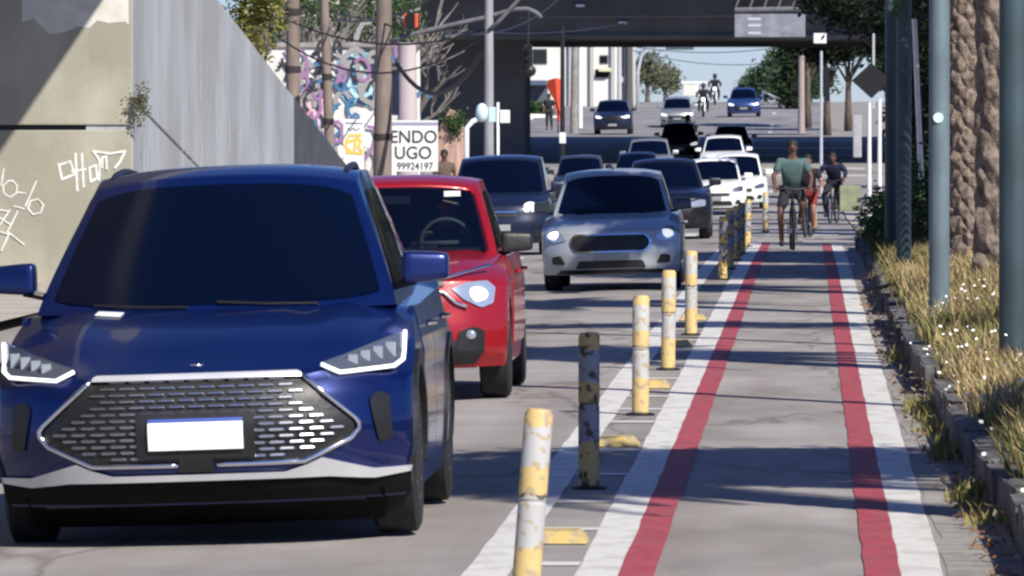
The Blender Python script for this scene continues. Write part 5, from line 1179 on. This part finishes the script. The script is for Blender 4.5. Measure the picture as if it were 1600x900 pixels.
# bare-branched trees above the mural on the left
def twiggy(px, Y, pyt, wpx, label, seed, leaves=900, lm=None):
    rnd = random.Random(seed); X = px2x(px, Y); e = empty('bare_tree', (X, Y, gz(X,Y)), 0, label, 'tree', 'bare trees above the mural')
    H_ = px2z(pyt, Y)-gz(X, Y); mb = MB()
    def grow(p, d, L, r, lev):
        q = p+d*L; mb.tube([p, p.lerp(q,.5)+Vector((rnd.uniform(-.06,.06)*L,0,0)), q], [r, r*.85, r*.65], 6 if lev < 2 else 4)
        if lev < 4:
            for k in range(3 if lev else 5):
                nd = (d+Vector((rnd.uniform(-.75,.75), rnd.uniform(-.6,.6), rnd.uniform(-.15,.5)))).normalized(); grow(p.lerp(q, rnd.uniform(.55,1)), nd, L*rnd.uniform(.55,.8), r*.6, lev+1)
    grow(Vector((0,0,0)), Vector((rnd.uniform(-.08,.08),0,1)), H_*.38, .15, 0)
    mb.build('branches', barkp, e, fix=False)
    leaf_crown([(0,0,H_*.75,wpx*Y/FOC,1.5,H_*.3)], leaves, .075, rnd).build('leaves', lm or LM, e, fix=False)
twiggy(480, 178, -70, 34, 'bare twiggy tree right of the thick brown pole', 1, 1500)
twiggy(556, 180, -60, 40, 'bare twiggy tree above the blue mural', 2, 1200)
twiggy(630, 176, -60, 26, 'bare twiggy tree beside the hanging traffic light', 3, 2200)
tree(px2x(392,150), 150, 4.0, [(0,0,4.6,.75,1,1.5),(-.8,0,3.9,.9,1,1.2),(.5,0,5.6,.6,1,.9)], 5000, .09, LY, 'yellow-green tree rising behind the ramp top', .12, 9)
tree(px2x(430,185), 185, 3.2, [(0,0,4.6,.8,1,.9)], 2500, .09, LM, 'green tree left of the mural, behind the thick pole', .12, 10)
leaf_crown([(.05,-.25,2.55,.3,.2,.38)], 900, .05, random.Random(4)).build('climber', LM, pl, fix=False)
leaf_crown([(.10,-.10,2.2,.09,.09,.3)], 420, .03, random.Random(5)).build('joint_weed', leafmat('joint_weed', (.16,.15,.06),(.07,.08,.03)), ramp, fix=False)
for i, (px, Y, lb) in enumerate(((452, 196, 'olive leafy tree crown high behind the thick brown pole'), (540, 200, 'olive leafy tree crown above the blue mural'), (612, 192, 'dark leafy tree crown left of the bridge'))):
    tree(px2x(px, Y), Y, 4.6, [(-.3,0,5.6,1.2,1,.9),(.7,0,4.9,.9,1,.6),(-.8,0,4.5,.6,.8,.4)], 2600, .085, leafmat('leaf_olive', (.12,.13,.07), (.05,.055,.03), 2), lb, .12, 90+i, 'olive trees behind the mural', barkp, limbs=16)
# far side of the road beyond the bridge, right of the lane
for i, (px, Y, r_, zc, lb) in enumerate(((1262, 345, 2.0, 5.4, 'dark street tree beyond the bridge right of the pinkish pole'), (1292, 322, 2.2, 5.0, 'dark street tree beyond the bridge behind the thin sign pole'), (1325, 335, 2.6, 5.2, 'dark street tree beyond the bridge at the far right'), (1243, 385, 1.2, 3.6, 'street tree right of the white guard rail'))):
    tree(px2x(px, Y), Y, zc*.6, [(0,0,zc*.98,r_*.9,r_,zc*.3)] if i < 3 else [(0,0,zc*.8,r_*.8,r_,zc*.28),(0,0,zc*.32,r_*.8,r_,zc*.3)], 9000, .16, LB if i < 3 else LG, lb, .16, 110+i, 'street trees beyond the bridge')
# pale buildings behind the bare trees
lb_ = empty('apartment_block', (0, 215, 0), 0, 'pale cream block with dark windows behind the bare trees on the left', 'building')
box_at('wall', 380, 640, -20, 200, 215, 6, mat('cream_block', (.6,.57,.48), .85, var=.2, scale=.8), par=lb_)
for r_ in (-4, 26, 56):
    for px_ in range(395, 640, 34): 
        o = box_at('window', px_, px_+16, r_, r_+18, 214.94, .05, M['greyc'], par=None); o.location.y -= 215; o.parent = lb_
        o2 = box_at('pane', px_+1.5, px_+14.5, r_+1.5, r_+16.5, 214.9, .03, M['glass2'], par=None, bev=0); o2.parent = o
box_at('ledge', 378, 642, 48, 52, 214.6, .4, M['conc'], par=None).parent = lb_
for o in lb_.children:
    if o.name.startswith('ledge'): o.location.y -= 215
# palms on the verge: trunk with leaf bases spiralling up, crown of fronds
def palm(X, Y, label, r=.26, h=6.2, lean=(0,0), seed=1, trunk_detail=True, spiral=1, crown=True, fr=26, flen=2.6, fade=0):
    rnd = random.Random(seed); z0 = vz(X, Y)-.1; e = empty('palm_tree', (X, Y, z0), 0, label, 'palm tree', 'palms along the verge')
    nh, na = (int(h*46), 110) if trunk_detail else (60, 24); mb = MB(); vs = []
    cols = 9 if spiral == 1 else 6; rowh = .115 if spiral == 1 else .2
    for i in range(nh+1):
        z = h*i/nh; cx, cy = lean[0]*(z/h)**1.3, lean[1]*(z/h)**1.3
        base = r*(1+.35*math.exp(-z/.35))*(1-.06*z/h)
        for k in range(na):
            a = 2*math.pi*k/na; row = z/rowh; 
            # diamond lattice of old leaf bases on two opposing spirals
            u = a/(2*math.pi)*cols; s1 = (u+row*.5) % 1.0; s2 = (u-row*.5*(1 if spiral else .92)) % 1.0
            jn = noise.noise(Vector((math.cos(a)*2.5, math.sin(a)*2.5, z*3+seed*9)))
            s1 = (s1+.35*jn) % 1.0; s2 = (s2-.25*jn) % 1.0; d1, d2 = min(s1, 1-s1)*2, min(s2, 1-s2)*2
            bump = min(d1, d2)**.6 if spiral == 1 else d1**.7*.75+.25*d2; tip = ((z/rowh) % 1.0)
            rr = base*(1+(.17+.16*noise.noise(Vector((u*1.3, z*6, seed))))*bump-.06)+.022*noise.noise(Vector((math.cos(a)*3, math.sin(a)*3, z*7+seed)))+.02*noise.noise(Vector((math.cos(a)*1.2, math.sin(a)*1.2, z*1.2+seed)))
            vs.append((cx+rr*math.cos(a), cy+rr*math.sin(a), z))
    mb.add(vs, [(i*na+k, i*na+(k+1) % na, (i+1)*na+(k+1) % na, (i+1)*na+k) for i in range(nh) for k in range(na)])
    mb.build('trunk', mat('palm_bark', (.26,.205,.165), .95, col2=(.09,.07,.055), scale=14, contrast=(.3,.6), bump=.9, bscale=45), e, smooth=False, fix=False)
    if not crown: return e
    def frond(L, droop, dead, name):
        m2 = MB(); spine = [Vector((0, L*t*(1-.12*droop*t), L*(.35*math.sin(t*2.2)-droop*t*t))) for t in [k/12 for k in range(13)]]
        if dead: spine = [Vector((0, L*.25*math.sin(t*2.5), -L*t*.8+.12*math.sin(t*3))) for t in [k/12 for k in range(13)]]
        m2.tube(spine, .02, 5, r2=.004)
        for k in range(2, 56):
            t = k/56*12; i = min(11, int(t)); p = spine[i].lerp(spine[i+1], t-i); dr = (spine[i+1]-spine[i]).normalized(); ll = .5*math.sin(math.pi*(k/56)**.7)+.08
            if dead: ll *= .6
            for s in (-1, 1):
                d = (Vector((s, 0, 0))*(1 if not dead else .45)+dr*.7+Vector((0,0,-.35-rnd.random()*.2))).normalized(); w2 = dr*(.03 if not dead else .016)
                i0 = len(m2.v); q = p+d*ll; m2.v += [tuple(p-w2), tuple(p+w2), tuple(p.lerp(q,.6)+w2*.8), tuple(q), tuple(p.lerp(q,.6)-w2*.8)]; m2.f.append((i0, i0+1, i0+2, i0+3, i0+4))
        return m2.build(name, DRY if dead else LM, e, fix=False)
    prot = [frond(flen*rnd.uniform(.85,1.1), dq, False, 'frond') for dq in (.15, .45, .8)]; pd = [frond(1.1, 0, True, 'dead_frond'), frond(1.4, 0, True, 'dead_frond')]
    top = Vector((lean[0], lean[1], h)); pr_used = set()
    for k in range(fr):
        j = k % 3; o = prot[j] if j not in pr_used else link('frond', prot[j].data, None, e); pr_used.add(j)
        o.location = top; o.rotation_euler = (R(rnd.uniform(-8, 22)-(j-1)*12), 0, k*2.39996+rnd.uniform(-.2,.2))
    used = set()
    for k in range(14):
        j = k % 2; o = pd[j] if j not in used else link('dead_frond', pd[j].data, None, e); used.add(j)
        a = k*2.4; o.location = top+Vector((-math.sin(a)*r*.95, math.cos(a)*r*.95, -.1-.25*rnd.random())); o.rotation_euler = (R(rnd.uniform(-8,4)), 0, a)
    return e
PALM_SPOTS = []
pa = palm(px2x(1519, 80), 80, 'thick palm trunk with dead frond skirt between the pale post and its twisted neighbour', .27, 4.7, (-.05,0), 1)
pb = palm(px2x(1563, 71), 71, 'twisted ridged palm trunk right beside the thick one, partly behind the nearest teal post', .24, 6.4, (-.05,0), 2, spiral=2)
palm(2.65, 32.5, 'nearest palm standing outside the right edge of the picture', .26, 6.0, (0,0), 3, flen=2.7, fr=34)
palm(3.6, 52.3, 'palm with tall crown, outside the right edge past the nearest post', .26, 7.5, (0,0), 4, flen=2.6, fr=30)
# ------------------------------------------------------------------ verge grass, weeds, flowers, litter
def blades(name, n, x0, x1, y0, y1, hmin, hmax, m, label_kind, seed, wdt=.008, spread=.35, tuft=14, dens=None, lean=0, offx=None):
    rnd = random.Random(seed); vs = []; fs = []
    for c in range(n//tuft):
        y = y0+(y1-y0)*rnd.random()**1.25; x = kx(y)+x0+(x1-x0)*rnd.random()
        if dens and rnd.random() > dens(x, y): continue
        z = vz(x, y)-.02 if x > kx(y)+.14 else gz(x, y)+.02; hs = rnd.uniform(.6, 1.2)
        for k in range(tuft):
            a = rnd.uniform(0, 6.283); h = rnd.uniform(hmin, hmax)*hs; l = rnd.uniform(.1, spread)*2.2*h; bx, by = x+rnd.gauss(0,.05), y+rnd.gauss(0,.08)
            dx, dy = math.cos(a), math.sin(a); px_, py_ = -dy*wdt, dx*wdt; i = len(vs)
            vs += [(bx-px_,by-py_,z),(bx+px_,by+py_,z),(bx+dx*l*.4+px_*.8,by+dy*l*.4+py_*.8,z+h*.6),(bx+dx*l*.4-px_*.8,by+dy*l*.4-py_*.8,z+h*.6),(bx+dx*l,by+dy*l,z+h*(.95-.3*l))]
            fs += [(i,i+1,i+2,i+3),(i+3,i+2,i+4)]
    mb = MB(); mb.v = vs; mb.f = fs; o = mb.build(name, m, fix=False); tag(o, None, None, None, 'stuff'); o['label'] = label_kind; return o
straw = leafmat('straw', (.62,.47,.25), (.36,.27,.14), 3); wgreen = leafmat('weed_green', (.13,.16,.045), (.06,.085,.03), 5); olive = leafmat('weed_olive', (.32,.28,.10), (.15,.15,.06), 4)
wx = lambda x, y: noise.noise(Vector((x*1.2+3, y*.12, 5)))
blades('dry_grass', 150000, .2, 1.7, 28, 90, .06, .34, straw, 'dry straw coloured grass tangled over the verge', 1, dens=lambda x, y: .35+.6*max(0, min(1, .5+1.6*wx(x, y))))
blades('green_weeds', 45000, .2, 1.1, 28, 58, .08, .30, wgreen, 'green and olive weeds growing along the stone kerb', 2, dens=lambda x, y: max(.12, min(1, .75-1.8*wx(x, y))))
blades('olive_weeds', 30000, .16, 1.5, 28, 95, .08, .36, olive, 'olive weeds mixed through the dry grass', 3)
def gd(x, y): return max(0, min(1, .9-1.2*abs(wx(x+2, y*1.7))))
blades('kerb_weeds', 7000, -.12, .12, 32, 58, .03, .14, olive, 'weeds spilling over the stone kerb into the gutter', 21, dens=lambda x, y: max(0, min(1, 3*noise.noise(Vector((0, y*.35, 3)))+.15)))
blades('shaded_grass', 30000, .1, 2.2, 80, 118, .10, .30, wgreen, 'dull green grass in the tree shade at the far verge', 4, wdt=.014)
def scatter(name, n, x0, x1, y0, y1, size, m, lab, seed, zoff, dens=None, flower=False):
    rnd = random.Random(seed); vs = []; fs = []
    for c in range(n):
        y = y0+(y1-y0)*rnd.random()**1.2; x = kx(y)+rnd.uniform(x0, x1)
        if dens and rnd.random() > dens(x, y): continue
        z = (vz(x, y) if x > kx(y)+.15 else gz(x, y)+.01)+rnd.uniform(*zoff); s = size*rnd.uniform(.6,1.3)
        if flower:
            nx_, nz_ = rnd.uniform(-.5,.5), rnd.uniform(.4,1.2); i = len(vs); U = Vector((nx_, -.8, nz_)).normalized(); A = U.cross(Vector((0,0,1))).normalized(); Bv = A.cross(U)
            vs += [tuple(Vector((x,y,z))+(A*math.cos(q*1.0472)+Bv*math.sin(q*1.0472))*s) for q in range(6)]; fs.append(tuple(range(i, i+6)))
        else:
            a = Vector((rnd.gauss(0,1),rnd.gauss(0,1),rnd.gauss(0,.35))).normalized(); b = a.cross(Vector((rnd.gauss(0,.3),rnd.gauss(0,.3),1))).normalized(); p = Vector((x,y,z)); i = len(vs)
            vs += [tuple(p-a*s), tuple(p+b*s*.45), tuple(p+a*s), tuple(p-b*s*.45)]; fs.append((i,i+1,i+2,i+3))
    mb = MB(); mb.v = vs; mb.f = fs; o = mb.build(name, m, fix=False); tag(o, lab, None, None, 'stuff')
scatter('white_flowers', 170, -.05, 1.2, 29, 64, .012, mat('petal', (.95,.93,.88), .6, emit=0), 'small white flowers dotted over the green weeds', 11, (.2,.38), flower=True)
scatter('leaf_litter', 5000, -.22, 1.3, 28, 84, .03, leafmat('dead_leaf', (.36,.19,.09), (.18,.09,.045), 9), 'brown dead leaves and debris in the gutter and over the verge', 12, (.0,.03))
scatter('pale_litter', 2500, -.1, 1.4, 28, 84, .026, leafmat('pale_dead_leaf', (.6,.5,.36), (.4,.3,.2), 9), 'pale curled dead leaves on the verge', 13, (.02,.12))
# dead palm fronds fallen on the verge
dfm = DRY
def fallen(px, py, rz_, L, label, seed):
    rnd = random.Random(seed); Y = 1.92*FOC/(py-200)*.93; x = px2x(px, Y); e = empty('fallen_frond', (x, Y, vz(x, Y)+.04), rz_, label, 'palm frond', 'fallen dead palm fronds')
    m2 = MB(); sp = [Vector((L*(t-.5), 0, .10*math.sin(t*3.1)+.03)) for t in [k/10 for k in range(11)]]; m2.tube(sp, .016, 5, r2=.004); m2.build('stalk', dfm, e)
    m2 = MB()
    for k in range(3, 40):
        t = k/40*10; i = min(9, int(t)); p = sp[i].lerp(sp[i+1], t-i)
        for s in (-1,1): q = p+Vector((.12, s*.22, rnd.uniform(-.05,.12))); i0 = len(m2.v); m2.v += [tuple(p), tuple(p+Vector((.02,0,0))), tuple(q)]; m2.f.append((i0,i0+1,i0+2))
    m2.build('leaflets', dfm, e, fix=False)
fallen(1420, 470, .3, 1.0, 'curled dead frond hanging over the kerb at the start of the shade', 1)
fallen(1520, 520, 1.9, 1.2, 'dead frond lying between the pale post and the palm trunks', 2)
fallen(1570, 560, 1.2, 1.1, 'dead frond leaning at the foot of the twisted palm', 3)
fallen(1405, 450, 2.6, .9, 'small pale dead frond on the gutter edge', 4)
